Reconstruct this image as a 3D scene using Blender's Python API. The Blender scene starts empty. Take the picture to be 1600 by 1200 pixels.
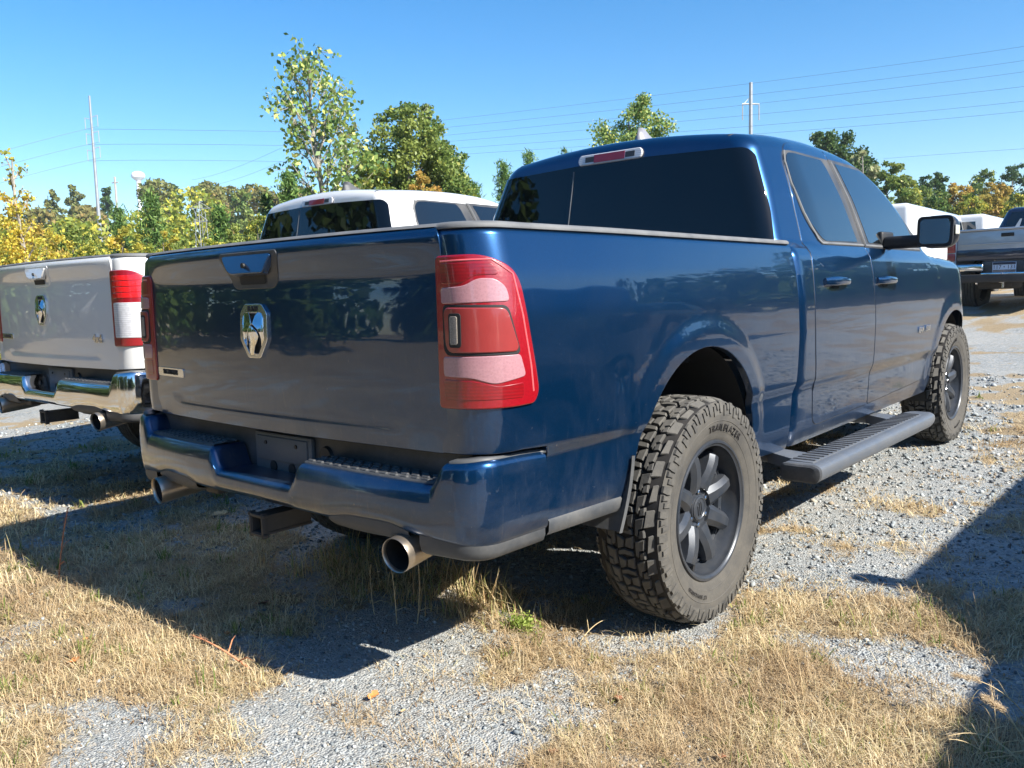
import bpy, bmesh, math, random
import numpy as np
from mathutils import Vector, Matrix
from mathutils.geometry import delaunay_2d_cdt

SC = bpy.context.scene
COL = SC.collection
# ---------------------------------------------------------------- camera
CAM_P = np.array([2.516, -2.8369, 1.2622]); CAM_YAW, CAM_PIT, CAM_ROL, CAM_F = .7105, .1083, -.0267, 1316.55
def _camrot(yaw, pitch, roll):
    f = np.array([-math.sin(yaw)*math.cos(pitch), math.cos(yaw)*math.cos(pitch), -math.sin(pitch)])
    r = np.cross(f, [0, 0, 1]); r /= np.linalg.norm(r); u = np.cross(r, f)
    c, s = math.cos(roll), math.sin(roll)
    return np.array([c*r+s*u, -s*r+c*u, f])
_R = _camrot(CAM_YAW, CAM_PIT, CAM_ROL)
cam = bpy.data.cameras.new('camera'); camo = bpy.data.objects.new('camera', cam); COL.objects.link(camo)
cam.sensor_width = 36; cam.lens = CAM_F/1600*36; cam.clip_start = .05; cam.clip_end = 3000
M = Matrix.Identity(4)
for i in range(3):
    M[i][0] = _R[0][i]; M[i][1] = _R[1][i]; M[i][2] = -_R[2][i]; M[i][3] = CAM_P[i]
camo.matrix_world = M
SC.camera = camo
# ---------------------------------------------------------------- sky, sun, exposure
SUNV = Vector((1.25, .10, 1.0)).normalized()
EL = math.asin(SUNV.z); ROT = math.atan2(SUNV.x, SUNV.y)
W = bpy.data.worlds.new('World'); SC.world = W; W.use_nodes = True
nt = W.node_tree; nt.nodes.clear()
sky = nt.nodes.new('ShaderNodeTexSky'); sky.sky_type = 'NISHITA'; sky.sun_disc = False
sky.sun_elevation = EL; sky.sun_rotation = ROT; sky.altitude = 200; sky.air_density = 1.0; sky.dust_density = .35; sky.ozone_density = 2.2
hs = nt.nodes.new('ShaderNodeHueSaturation'); hs.inputs['Saturation'].default_value = 1.42; hs.inputs['Value'].default_value = 1.0
bg = nt.nodes.new('ShaderNodeBackground'); bg.inputs[1].default_value = .085
wo = nt.nodes.new('ShaderNodeOutputWorld')
nt.links.new(sky.outputs[0], hs.inputs['Color']); nt.links.new(hs.outputs[0], bg.inputs[0]); nt.links.new(bg.outputs[0], wo.inputs[0])
sl = bpy.data.lights.new('sun', 'SUN'); sl.energy = 5.0; sl.angle = math.radians(.53); sl.color = (1, .95, .86)
so = bpy.data.objects.new('sun', sl); COL.objects.link(so); so.rotation_euler = SUNV.to_track_quat('Z', 'Y').to_euler()
SC.view_settings.view_transform = 'Standard'; SC.view_settings.look = 'None'
SC.view_settings.gamma = 1; SC.view_settings.use_curve_mapping = False; SC.view_settings.exposure = 1.3
SC.render.engine = 'CYCLES'
try:
    SC.cycles.max_bounces = 8; SC.cycles.transparent_max_bounces = 8; SC.cycles.use_denoising = True
except Exception: pass
rng = np.random.default_rng(7); random.seed(7)
PI = math.pi
# ---------------------------------------------------------------- object helpers
def tag(o, label=None, cat=None, group=None, kind=None):
    if label: o['label'] = label
    if cat: o['category'] = cat
    if group: o['group'] = group
    if kind: o['kind'] = kind
    return o
def empty(name, loc=(0, 0, 0), rz=0, parent=None):
    o = bpy.data.objects.new(name, None); COL.objects.link(o); o.location = loc; o.rotation_euler = (0, 0, rz); o.empty_display_size = .2
    if parent: o.parent = parent
    return o
def link(name, me, mat=None, parent=None, loc=None, rot=None):
    o = bpy.data.objects.new(name, me); COL.objects.link(o)
    if mat is not None and len(me.materials) == 0: me.materials.append(mat)
    if parent: o.parent = parent
    if loc is not None: o.location = loc
    if rot is not None: o.rotation_euler = rot
    return o
def mesh(name, V, F, smooth=True, N=None):
    """V (n,3); F: list of faces or an int array of equal-length faces"""
    me = bpy.data.meshes.new(name)
    V = np.asarray(V, np.float32)
    if isinstance(F, np.ndarray):
        k = F.shape[1]; me.vertices.add(len(V)); me.vertices.foreach_set('co', V.ravel())
        me.loops.add(F.size); me.loops.foreach_set('vertex_index', F.ravel().astype(np.int32))
        me.polygons.add(len(F)); me.polygons.foreach_set('loop_start', np.arange(0, F.size, k, dtype=np.int32))
        me.polygons.foreach_set('loop_total', np.full(len(F), k, np.int32)); me.update(calc_edges=True)
    else:
        me.from_pydata(V.tolist(), [], F)
    if smooth: me.polygons.foreach_set('use_smooth', np.ones(len(me.polygons), bool))
    me.validate()
    if N is not None: me.normals_split_custom_set_from_vertices(np.asarray(N).tolist())
    return me
def obj(name, V, F, mat=None, parent=None, smooth=True, N=None):
    return link(name, mesh(name, V, F, smooth, N), mat, parent)
class MB:
    """collects boxes, tubes and lathes into one mesh"""
    def __init__(s): s.V = []; s.F = []; s.n = 0
    def add(s, V, F):
        V = np.asarray(V, float); s.V.append(V); s.F += [[i+s.n for i in f] for f in F]; s.n += len(V); return s
    def box(s, c, d, r=0, rot=None, seg=2):
        bm = bmesh.new(); bmesh.ops.create_cube(bm, size=1)
        bmesh.ops.scale(bm, vec=d, verts=bm.verts)
        if r > 0: bmesh.ops.bevel(bm, geom=bm.edges[:], offset=r, segments=seg, profile=.5, affect='EDGES', clamp_overlap=True)
        if rot is not None: bmesh.ops.rotate(bm, matrix=rot, verts=bm.verts, cent=(0, 0, 0))
        V = [(v.co.x+c[0], v.co.y+c[1], v.co.z+c[2]) for v in bm.verts]; bm.verts.index_update()
        F = [[v.index for v in f.verts] for f in bm.faces]; bm.free(); return s.add(V, F)
    def tube(s, pts, rad, n=8, cap=True):
        pts = np.asarray(pts, float); m = len(pts); rad = np.broadcast_to(np.asarray(rad, float), (m,))
        T = np.gradient(pts, axis=0); T /= np.maximum(np.linalg.norm(T, axis=1, keepdims=True), 1e-9)
        up = np.array([0, 0, 1.]) if abs(T[0][2]) < .9 else np.array([1., 0, 0])
        V = []
        A = np.cross(T[0], up); A /= np.linalg.norm(A)
        a = np.linspace(0, 2*PI, n, endpoint=False)
        for i in range(m):
            A = A-T[i]*(A@T[i]); A /= np.linalg.norm(A); B = np.cross(T[i], A)
            V.append(pts[i]+rad[i]*(np.cos(a)[:, None]*A+np.sin(a)[:, None]*B))
        V = np.concatenate(V); F = []
        for i in range(m-1):
            for j in range(n):
                k = (j+1) % n; F.append([i*n+j, i*n+k, (i+1)*n+k, (i+1)*n+j])
        if cap: F.append(list(range(n))[::-1]); F.append([(m-1)*n+j for j in range(n)])
        return s.add(V, F)
    def lathe(s, prof, n=48, axis='x', c=(0, 0, 0), closed=False):
        """prof: (along-axis, radius) pairs"""
        a = np.linspace(0, 2*PI, n, endpoint=False); V = []
        for (h, r) in prof:
            p = np.zeros((n, 3)); p[:, 0] = h; p[:, 1] = r*np.cos(a); p[:, 2] = r*np.sin(a)
            if axis == 'z': p = p[:, [1, 2, 0]]
            if axis == 'y': p = p[:, [2, 0, 1]]
            V.append(p+np.array(c))
        V = np.concatenate(V); F = []; m = len(prof)
        for i in range(m-1 + (1 if closed else 0)):
            i2 = (i+1) % m
            for j in range(n):
                k = (j+1) % n; F.append([i*n+j, i2*n+j, i2*n+k, i*n+k])
        return s.add(V, F)
    def prism(s, poly, lo, hi, axis='y'):
        """convex or simple polygon swept along an axis"""
        n = len(poly)
        def P(q, h): return {'y': (q[0], h, q[1]), 'x': (h, q[0], q[1]), 'z': (q[0], q[1], h)}[axis]
        V = [P(q, lo) for q in poly]+[P(q, hi) for q in poly]
        F = [[i, (i+1) % n, n+(i+1) % n, n+i] for i in range(n)]+[list(range(n))[::-1], [n+i for i in range(n)]]
        return s.add(V, F)
    def build(s, name, mat=None, parent=None, smooth=True, angle=35):
        V = np.concatenate(s.V)
        me = bpy.data.meshes.new(name); me.from_pydata(V.tolist(), [], s.F); me.update()
        bm = bmesh.new(); bm.from_mesh(me); bmesh.ops.recalc_face_normals(bm, faces=bm.faces); bm.to_mesh(me); bm.free()
        if smooth:
            me.polygons.foreach_set('use_smooth', np.ones(len(me.polygons), bool))
            me.set_sharp_from_angle(angle=math.radians(angle))
        return link(name, me, mat, parent)
# ---------------------------------------------------------------- materials
def newmat(name):
    m = bpy.data.materials.new(name); m.use_nodes = True; return m, m.node_tree, m.node_tree.nodes['Principled BSDF']
def _n(t, typ, **kw):
    n = t.nodes.new(typ)
    for k, v in kw.items():
        if k in n.inputs: n.inputs[k].default_value = v
        else: setattr(n, k, v)
    return n
def noise(t, scale, detail=4, rough=.55, co=None, dist=0):
    n = _n(t, 'ShaderNodeTexNoise', Scale=scale, Detail=detail, Roughness=rough, Distortion=dist)
    if co: t.links.new(co, n.inputs['Vector'])
    return n.outputs['Fac']
def ramp(t, fac, stops):
    n = t.nodes.new('ShaderNodeValToRGB'); e = n.color_ramp.elements
    while len(e) < len(stops): e.new(.5)
    for q, (p, c) in zip(e, stops): q.position = p; q.color = (*c, 1) if len(c) == 3 else c
    t.links.new(fac, n.inputs[0]); return n.outputs[0]
def g3(v): return (v, v, v)
def mixc(t, fac, a, b, mode='MIX'):
    n = t.nodes.new('ShaderNodeMix'); n.data_type = 'RGBA'; n.blend_type = mode
    for s, v in ((0, fac), (6, a), (7, b)):
        if isinstance(v, (int, float)): n.inputs[s].default_value = v
        elif isinstance(v, tuple): n.inputs[s].default_value = (*v, 1) if len(v) == 3 else v
        else: t.links.new(v, n.inputs[s])
    return n.outputs[2]
def math_(t, op, a, b=None, clamp=False):
    n = t.nodes.new('ShaderNodeMath'); n.operation = op; n.use_clamp = clamp
    for s, v in ((0, a), (1, b)):
        if v is None: continue
        if isinstance(v, (int, float)): n.inputs[s].default_value = v
        else: t.links.new(v, n.inputs[s])
    return n.outputs[0]
def bump(t, h, strength, dist=.01):
    n = t.nodes.new('ShaderNodeBump'); n.inputs['Strength'].default_value = strength; n.inputs['Distance'].default_value = dist
    t.links.new(h, n.inputs['Height']); return n.outputs[0]
def objco(t):
    return t.nodes.new('ShaderNodeTexCoord').outputs['Object']
def simple(name, col, rough=.5, metal=0, coat=0, var=.12, scale=30, bmp=0, **kw):
    m, t, b = newmat(name); co = objco(t)
    f = noise(t, scale, 5, .6, co)
    lo = tuple(c*(1-var) for c in col); hi = tuple(min(1, c*(1+var)) for c in col)
    t.links.new(ramp(t, f, [(.3, lo), (.7, hi)]), b.inputs['Base Color'])
    b.inputs['Metallic'].default_value = metal; b.inputs['Roughness'].default_value = rough; b.inputs['Coat Weight'].default_value = coat; b.inputs['Coat Roughness'].default_value = .04
    if bmp: t.links.new(bump(t, noise(t, scale*6, 3, .6, co), bmp, .002), b.inputs['Normal'])
    for k, v in kw.items(): b.inputs[k].default_value = v
    return m
def dusty(name, col, rough=.6, dust=(.23, .20, .16), amt=.5, scale=5, metal=0, coat=0, bmp=0):
    """a surface with blotchy dry dust on it"""
    m, t, b = newmat(name); co = objco(t)
    f1 = noise(t, scale, 8, .65, co); f2 = noise(t, scale*14, 3, .6, co)
    f = math_(t, 'MULTIPLY', ramp(t, f1, [(.35, g3(0)), (.75, g3(1))]), amt)
    f = math_(t, 'ADD', f, math_(t, 'MULTIPLY', ramp(t, f2, [(.55, g3(0)), (.8, g3(1))]), amt*.4), True)
    t.links.new(mixc(t, f, col, dust), b.inputs['Base Color'])
    t.links.new(math_(t, 'ADD', math_(t, 'MULTIPLY', f, .35), rough, True), b.inputs['Roughness'])
    b.inputs['Metallic'].default_value = metal; b.inputs['Coat Weight'].default_value = coat; b.inputs['Coat Roughness'].default_value = .05
    if bmp: t.links.new(bump(t, f2, bmp, .003), b.inputs['Normal'])
    return m
def paint(name, col, metal=.6, rough=.32, dirt=(.30, .27, .22), amt=1., flake=True, low=.95):
    m, t, b = newmat(name); co = objco(t)
    sx = t.nodes.new('ShaderNodeSeparateXYZ'); t.links.new(co, sx.inputs[0])
    # dust lies thicker low on the body, thin above: patches, spray specks, streaks
    hgt = math_(t, 'SUBTRACT', 1., math_(t, 'DIVIDE', math_(t, 'SUBTRACT', sx.outputs['Z'], .45), low), True)
    n1 = ramp(t, noise(t, 2.2, 9, .68, co, .6), [(.42, g3(0)), (.72, g3(1))])
    n2 = ramp(t, noise(t, 60, 3, .55, co), [(.70, g3(0)), (.78, g3(1))])
    mp = _n(t, 'ShaderNodeMapping'); mp.inputs['Scale'].default_value = (9, 9, 1.6); t.links.new(co, mp.inputs[0])
    n3 = ramp(t, noise(t, 5, 6, .7, mp.outputs[0]), [(.58, g3(0)), (.80, g3(1))])
    d = math_(t, 'MULTIPLY', math_(t, 'ADD', math_(t, 'MULTIPLY', n1, .16), math_(t, 'ADD', math_(t, 'MULTIPLY', n2, .30), math_(t, 'MULTIPLY', n3, .12))), math_(t, 'ADD', math_(t, 'POWER', hgt, 1.6), .05))
    d = math_(t, 'MULTIPLY', d, amt, True)
    c = col
    if flake:
        v = _n(t, 'ShaderNodeTexVoronoi', Scale=900.); t.links.new(co, v.inputs['Vector'])
        c = mixc(t, v.outputs['Color'], tuple(q*.75 for q in col), tuple(min(1, q*1.3) for q in col))
    t.links.new(mixc(t, d, c, dirt), b.inputs['Base Color'])
    t.links.new(math_(t, 'MULTIPLY', math_(t, 'SUBTRACT', 1., d, True), metal), b.inputs['Metallic'])
    b.inputs['Roughness'].default_value = rough
    t.links.new(math_(t, 'SUBTRACT', 1., math_(t, 'MULTIPLY', d, 1.2), True), b.inputs['Coat Weight'])
    t.links.new(math_(t, 'ADD', math_(t, 'MULTIPLY', d, .5), .025), b.inputs['Coat Roughness'])
    b.inputs['Coat IOR'].default_value = 1.6
    w = bump(t, noise(t, 2.6, 2, .5, co), .10, .02)
    t.links.new(w, b.inputs['Coat Normal'])
    return m
MT = {}
def build_mats():
    M_ = MT
    M_['blue'] = paint('blue_metallic_paint', (.0013, .034, .104), .76, .28, amt=1.9)
    M_['white'] = paint('white_paint', (.62, .62, .61), 0., .4, dirt=(.42, .38, .31), flake=False)
    M_['dark'] = simple('black_void_plastic', (.008, .008, .009), .7)
    M_['seal'] = simple('black_rubber_seal', (.012, .012, .013), .55)  # black rubber; also colours the painted shade strips round the doors
    M_['trim'] = dusty('grey_black_trim', (.025, .026, .029), .4, amt=.5, dust=(.11, .105, .10))
    M_['brightchrome'] = simple('polished_chrome', (.80, .81, .83), .10, 1, var=.03)
    M_['mount'] = dusty('plate_mount_plastic', (.075, .083, .095), .5, amt=.5, dust=(.16, .16, .155), scale=9)
    M_['railcap'] = dusty('weathered_black_plastic', (.09, .093, .097), .6, amt=.6, dust=(.20, .20, .20), scale=9, bmp=.15)
    M_['plastic'] = dusty('black_step_plastic', (.022, .024, .028), .5, amt=.45, dust=(.16, .16, .16), scale=8, bmp=.1)
    M_['greyplastic'] = dusty('grey_plastic', (.040, .044, .050), .5, amt=.5, dust=(.13, .125, .115), scale=7)
    M_['glass'] = simple('tinted_glass', (.006, .008, .009), .02, var=.02, coat=.6)
    M_['glass'].node_tree.nodes['Principled BSDF'].inputs['Specular IOR Level'].default_value = .75
    M_['rearglass'] = simple('dark_rear_glass', (.002, .003, .004), .02, var=.02)
    M_['rearglass'].node_tree.nodes['Principled BSDF'].inputs['Specular IOR Level'].default_value = .5
    M_['chrome'] = simple('chrome', (.78, .79, .80), .07, 1, var=.04, scale=4)
    M_['chromed'] = dusty('chrome_badge', (.74, .74, .75), .22, metal=1, amt=.05, scale=8, dust=(.4, .38, .34))
    M_['steel'] = dusty('exhaust_steel', (.50, .44, .37), .28, metal=.9, amt=.45, scale=12, dust=(.36, .27, .19))
    M_['iron'] = dusty('undercoated_iron', (.018, .018, .020), .55, amt=.5, dust=(.10, .085, .07))
    M_['tyre'] = dusty('tyre_rubber', (.045, .043, .040), .8, amt=.6, dust=(.135, .122, .10), scale=7, bmp=.25)
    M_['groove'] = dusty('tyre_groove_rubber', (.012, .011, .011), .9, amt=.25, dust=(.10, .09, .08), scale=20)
    M_['lug'] = dusty('tread_rubber', (.048, .046, .043), .75, amt=.65, dust=(.15, .14, .12), scale=16, bmp=.35)
    M_['rim'] = dusty('gunmetal_rim', (.034, .042, .056), .33, metal=.35, amt=.20, scale=12, dust=(.20, .18, .15))
    M_['rimdark'] = simple('rim_barrel', (.012, .014, .020), .4)
    M_['nut'] = simple('steel_lug_nut', (.35, .35, .36), .3, 1)
    M_['redlens'] = lens('red_lens', (.25, .0008, .006), 90)
    M_['redlens2'] = simple('red_reflector', (.62, .010, .012), .25, coat=1)
    M_['redrib'] = lens('ribbed_red', (.20, .001, .004), 34)
    M_['pinkline'] = simple('light_guide', (.62, .10, .11), .3, coat=1)
    M_['salmon'] = simple('salmon_reflector', (.25, .028, .026), .3, coat=.8, var=.05)
    M_['clearlens'] = lens('clear_lens', (.36, .18, .20), 90)
    M_['whitelens'] = lens('white_lens', (.55, .55, .57), 30)
    M_['meshgrey'] = simple('grey_reflector_mesh', (.22, .19, .16), .5, scale=400, var=.5, bmp=.5)
    M_['stepmetal'] = dusty('step_bar_coating', (.11, .125, .15), .36, metal=.3, amt=.35, scale=9, dust=(.20, .19, .17))
    M_['mirror'] = simple('mirror_glass', (.38, .40, .42), .02, 1, var=.01)
    M_['fin'] = simple('grey_antenna_plastic', (.20, .20, .22), .4)
    M_['amberlens'] = simple('pale_indicator_lens', (.6, .58, .5), .15, coat=1)
    M_['chromebumper'] = dusty('chrome_bumper', (.80, .80, .80), .08, metal=1, amt=.12, scale=6)
def lens(name, col, sc):
    """moulded lamp plastic: glossy skin over fine ribs that catch the light"""
    m, t, b = newmat(name); co = objco(t)
    w = _n(t, 'ShaderNodeTexWave', Scale=float(sc), Distortion=.4); w.bands_direction = 'Z'; t.links.new(co, w.inputs[0])
    v = _n(t, 'ShaderNodeTexVoronoi', Scale=sc*1.6); t.links.new(co, v.inputs['Vector'])
    f = math_(t, 'MULTIPLY', w.outputs['Fac'], v.outputs['Distance'])
    t.links.new(mixc(t, ramp(t, f, [(.05, g3(0)), (.5, g3(1))]), tuple(c*.86 for c in col), tuple(min(1, c*1.12) for c in col)), b.inputs['Base Color'])
    b.inputs['Roughness'].default_value = .35; b.inputs['Coat Weight'].default_value = 1; b.inputs['Coat Roughness'].default_value = .02
    t.links.new(bump(t, f, .12, .002), b.inputs['Normal'])
    b.inputs['Subsurface Weight'].default_value = .0
    return m
build_mats()
# ---------------------------------------------------------------- body surfaces (metres; +y = truck nose)
def _tab(kn, sig=0.012, n=900):
    k = np.array(kn, float); a, b = k[0, 0], k[-1, 0]
    xs = np.linspace(a, b, n); ys = np.interp(xs, k[:, 0], k[:, 1])
    st = (b-a)/(n-1); w = int(3*sig/st)+1
    g = np.exp(-0.5*(np.arange(-w, w+1)*st/sig)**2); g /= g.sum()
    e = np.concatenate([ys[0]+(np.arange(-w, 0))*(ys[1]-ys[0]), ys, ys[-1]+np.arange(1, w+1)*(ys[-1]-ys[-2])])
    ys = np.convolve(e, g, 'valid')
    return xs, ys
def tabf(t):
    return lambda v: np.interp(v, t[0], t[1])
def sst(a, b, v):
    t = np.clip((v-a)/(b-a), 0, 1); return t*t*(3-2*t)
_side = tabf(_tab([(.36, .90), (.46, .955), (.52, .985), (.60, 1.0), (.72, 1.008), (.785, 1.010), (.812, 1.030), (.90, 1.036), (1.05, 1.041), (1.20, 1.036), (1.32, 1.022), (1.40, 1.004), (1.52, .975)], .016))
_up = tabf(_tab([(1.30, 1.01), (1.47, .965), (1.70, .895), (1.95, .795), (2.1, .72)], .03))
_roof = tabf(_tab([(.3, 1.98), (.85, 2.018), (1.25, 2.055), (1.7, 2.07), (2.1, 2.055), (2.35, 2.01), (2.55, 1.925), (2.9, 1.70), (3.4, 1.36), (3.8, 1.1)], .10))
_hood = tabf(_tab([(.5, 1.452), (3.0, 1.452), (3.3, 1.43), (3.9, 1.40), (4.3, 1.34), (4.7, 1.2)], .08))
AR, AF = (-.015, .575, .472), (3.575, .60, .462)     # wheel arch centre y, z and radius
def XS(y, z):
    x = _side(z)
    x = x - .030*sst(-.45, -1.2, y) - .15*sst(3.70, 4.45, y)
    for c in (AR, AF):
        d = np.hypot(y-c[0], z-c[1])
        x = x + .009*(1-sst(c[2]+.045, c[2]+.120, d))*sst(.50, .75, z)
    return x
def fil(a, b, r):
    u, v = np.maximum(a+r, 0), np.maximum(b+r, 0)
    return np.minimum(np.maximum(a, b)+r, 0) + np.hypot(u, v) - r
def F_bed(p):
    x, y, z = np.abs(p[..., 0]), p[..., 1], p[..., 2]
    pl = fil(x-XS(y, z), -1.172-y, .125)
    return fil(pl, z-1.452, .03)
def F_low(p):
    x, y, z = np.abs(p[..., 0]), p[..., 1], p[..., 2]
    pl = fil(x-XS(y, z), .868-y, .06)
    pl = fil(pl, y-4.50+.25*x*x, .22)
    return fil(pl, z-_hood(y)-.03*sst(.8, .3, x)*sst(3., 3.4, y), .07)
def F_up(p):
    x, y, z = np.abs(p[..., 0]), p[..., 1], p[..., 2]
    pl = fil(x-_up(z)+.055*sst(1.35, .8, y), .85+.19*(z-1.46)-.02*(1-(x/.9)**2)-y, .10)
    return np.maximum(fil(pl, z-_roof(y)+.060*(x/.75)**2, .060), 1.22-z)
def F_cab(p):
    a, b = F_low(p), F_up(p)
    h = np.maximum(.025-np.abs(a-b), 0)/.025
    return np.minimum(a, b)-h*h*.025*.25
def _tgz(z):
    return _TG(z)
_TG = tabf(_tab([(.70, .035), (.79, .012), (.88, 0), (1.0, -.004), (1.14, -.004), (1.25, .001), (1.31, .006), (1.335, .004), (1.375, -.012), (1.41, -.022), (1.44, -.020), (1.50, .01)], .010))
def Y_tail(x, z):
    y = -1.172-.045*(1-(x/.84)**2)+_TG(z)*(.35+.65*(1-np.abs(x/.84)**6))
    w = sst(.70, .60, np.abs(x))
    y = y + .0095*w*(sst(.862, .887, z)-sst(.889, .893, z))
    y = y + .022*np.maximum(0, (z-1.425)/.03)**2
    return y
def F_tail(p): return Y_tail(p[..., 0], p[..., 2])-p[..., 1]
def YB(x):  # bumper plan curve
    ax = np.abs(x)
    return -1.405+.11*ax**2.2
def hit(O, D, F, far=1.3, n=90):
    """outermost surface point along O + D t, t from far down to 0"""
    ts = np.linspace(far, 0, n)
    P = O[:, None, :]+D[:, None, :]*ts[None, :, None]
    f = F(P); ins = f < 0
    k = np.argmax(ins, 1); k = np.where(ins.any(1), k, n-1); k = np.maximum(k, 1)
    lo, hi = ts[k], ts[k-1]
    for _ in range(22):
        m = (lo+hi)/2; v = F(O+D*m[:, None]) < 0
        lo = np.where(v, m, lo); hi = np.where(v, hi, m)
    return O+D*lo[:, None]
def grad(F, P, e=1e-3):
    g = np.stack([F(P+d)-F(P-d) for d in np.eye(3)*e], -1)
    return g/np.maximum(np.linalg.norm(g, axis=-1, keepdims=True), 1e-9)
RS = .35
def skel(s, t, xk, yk, zc):
    """ray from an inner skeleton: s runs forward along the side, round the rear corner and across the back; above zc rays tilt up"""
    phi = np.clip((yk-s)/RS, 0, math.pi/2)
    rest = np.maximum(0, (yk-s)-RS*math.pi/2)
    O = np.stack([xk-rest, np.maximum(s, yk), np.minimum(t, zc)], -1)
    al = np.clip((t-zc)/RS, 0, math.pi/2)
    D = np.stack([np.cos(phi)*np.cos(al), -np.sin(phi)*np.cos(al), np.sin(al)], -1)
    return O, D
def m_skel(F, xk, yk, zc):
    def f(uv):
        O, D = skel(uv[:, 0], uv[:, 1], xk, yk, zc)
        P = hit(O, D, F); return P, grad(F, P)
    return f
def inv_skel(P, xk, yk, zc):
    x, y, z = P
    if y >= yk: s = y; h = x-xk
    elif x >= xk: phi = math.atan2(yk-y, x-xk); s = yk-RS*phi; h = math.hypot(yk-y, x-xk)
    else: s = yk-RS*math.pi/2-(xk-x); h = yk-y
    t = z if z < zc else zc+RS*math.atan2(z-zc, h)
    return s, t
BEDK, CABK = (.78, -.92, 9.), (.58, 1.20, 1.72)
m_bed = m_skel(F_bed, *BEDK)
m_cab = m_skel(F_cab, *CABK)
def m_rear(F, y0=3.0):
    def f(uv):
        n = len(uv); O = np.stack([uv[:, 0], np.full(n, y0), uv[:, 1]], -1); D = np.tile([0., -1., 0.], (n, 1))
        P = hit(O, D, F, far=y0+2, n=260); return P, grad(F, P)
    return f
m_back = m_rear(F_cab, 1.6)
def m_top(F):
    def f(uv):
        n = len(uv); O = np.stack([uv[:, 0], uv[:, 1], np.full(n, .7)], -1); D = np.tile([0., 0., 1.], (n, 1))
        P = hit(O, D, F, far=1.5, n=160); return P, grad(F, P)
    return f
m_roof = m_top(F_cab)
def m_tail(uv):
    x, z = uv[:, 0], uv[:, 1]
    P = np.stack([x, Y_tail(x, z), z], -1); return P, grad(F_tail, P, 4e-4)
# ---------------------------------------------------------------- curved sheet panels
def rp(pts, r, seg=6):
    """polygon with its corners rounded; r one number or one per corner"""
    n = len(pts); out = []
    rr = r if hasattr(r, '__len__') else [r]*n
    for i in range(n):
        p = np.array(pts[i], float); a = np.array(pts[i-1], float)-p; b = np.array(pts[(i+1) % n], float)-p
        la, lb = np.linalg.norm(a), np.linalg.norm(b)
        q = min(rr[i], la*.45, lb*.45)
        if q < 1e-4: out.append(tuple(p)); continue
        A, B = p+a/la*q, p+b/lb*q
        for k in range(seg+1):
            s = k/seg; out.append(tuple((1-s)**2*A+2*s*(1-s)*p+s*s*B))
    return out
def arc(c, r, a0, a1, n=24):
    return [(c[0]+r*math.cos(math.radians(a0+(a1-a0)*k/n)), c[1]+r*math.sin(math.radians(a0+(a1-a0)*k/n))) for k in range(n+1)]
def dens(pts, sp):
    out = []
    n = len(pts)
    for i in range(n):
        a, b = np.array(pts[i], float), np.array(pts[(i+1) % n], float)
        L = np.linalg.norm(b-a)
        if L < 1e-5: continue
        k = max(1, int(math.ceil(L/sp)))
        for j in range(k): out.append(a+(b-a)*j/k)
    return np.array(out)
def inpoly(P, poly):
    x, y = P[:, 0], P[:, 1]; ins = np.zeros(len(P), bool)
    a = poly; b = np.roll(poly, -1, 0)
    for (x0, y0), (x1, y1) in zip(a, b):
        if y0 == y1: continue
        c = ((y0 > y) != (y1 > y)) & (x < (x1-x0)*(y-y0)/(y1-y0)+x0); ins ^= c
    return ins
def segdist(P, poly):
    d = np.full(len(P), 9.); a = poly; b = np.roll(poly, -1, 0)
    for p, q in zip(a, b):
        u = q-p; t = np.clip(((P-p)@u)/max(u@u, 1e-12), 0, 1); d = np.minimum(d, np.hypot(*(P-p-t[:, None]*u).T))
    return d
_cache = {}
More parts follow.
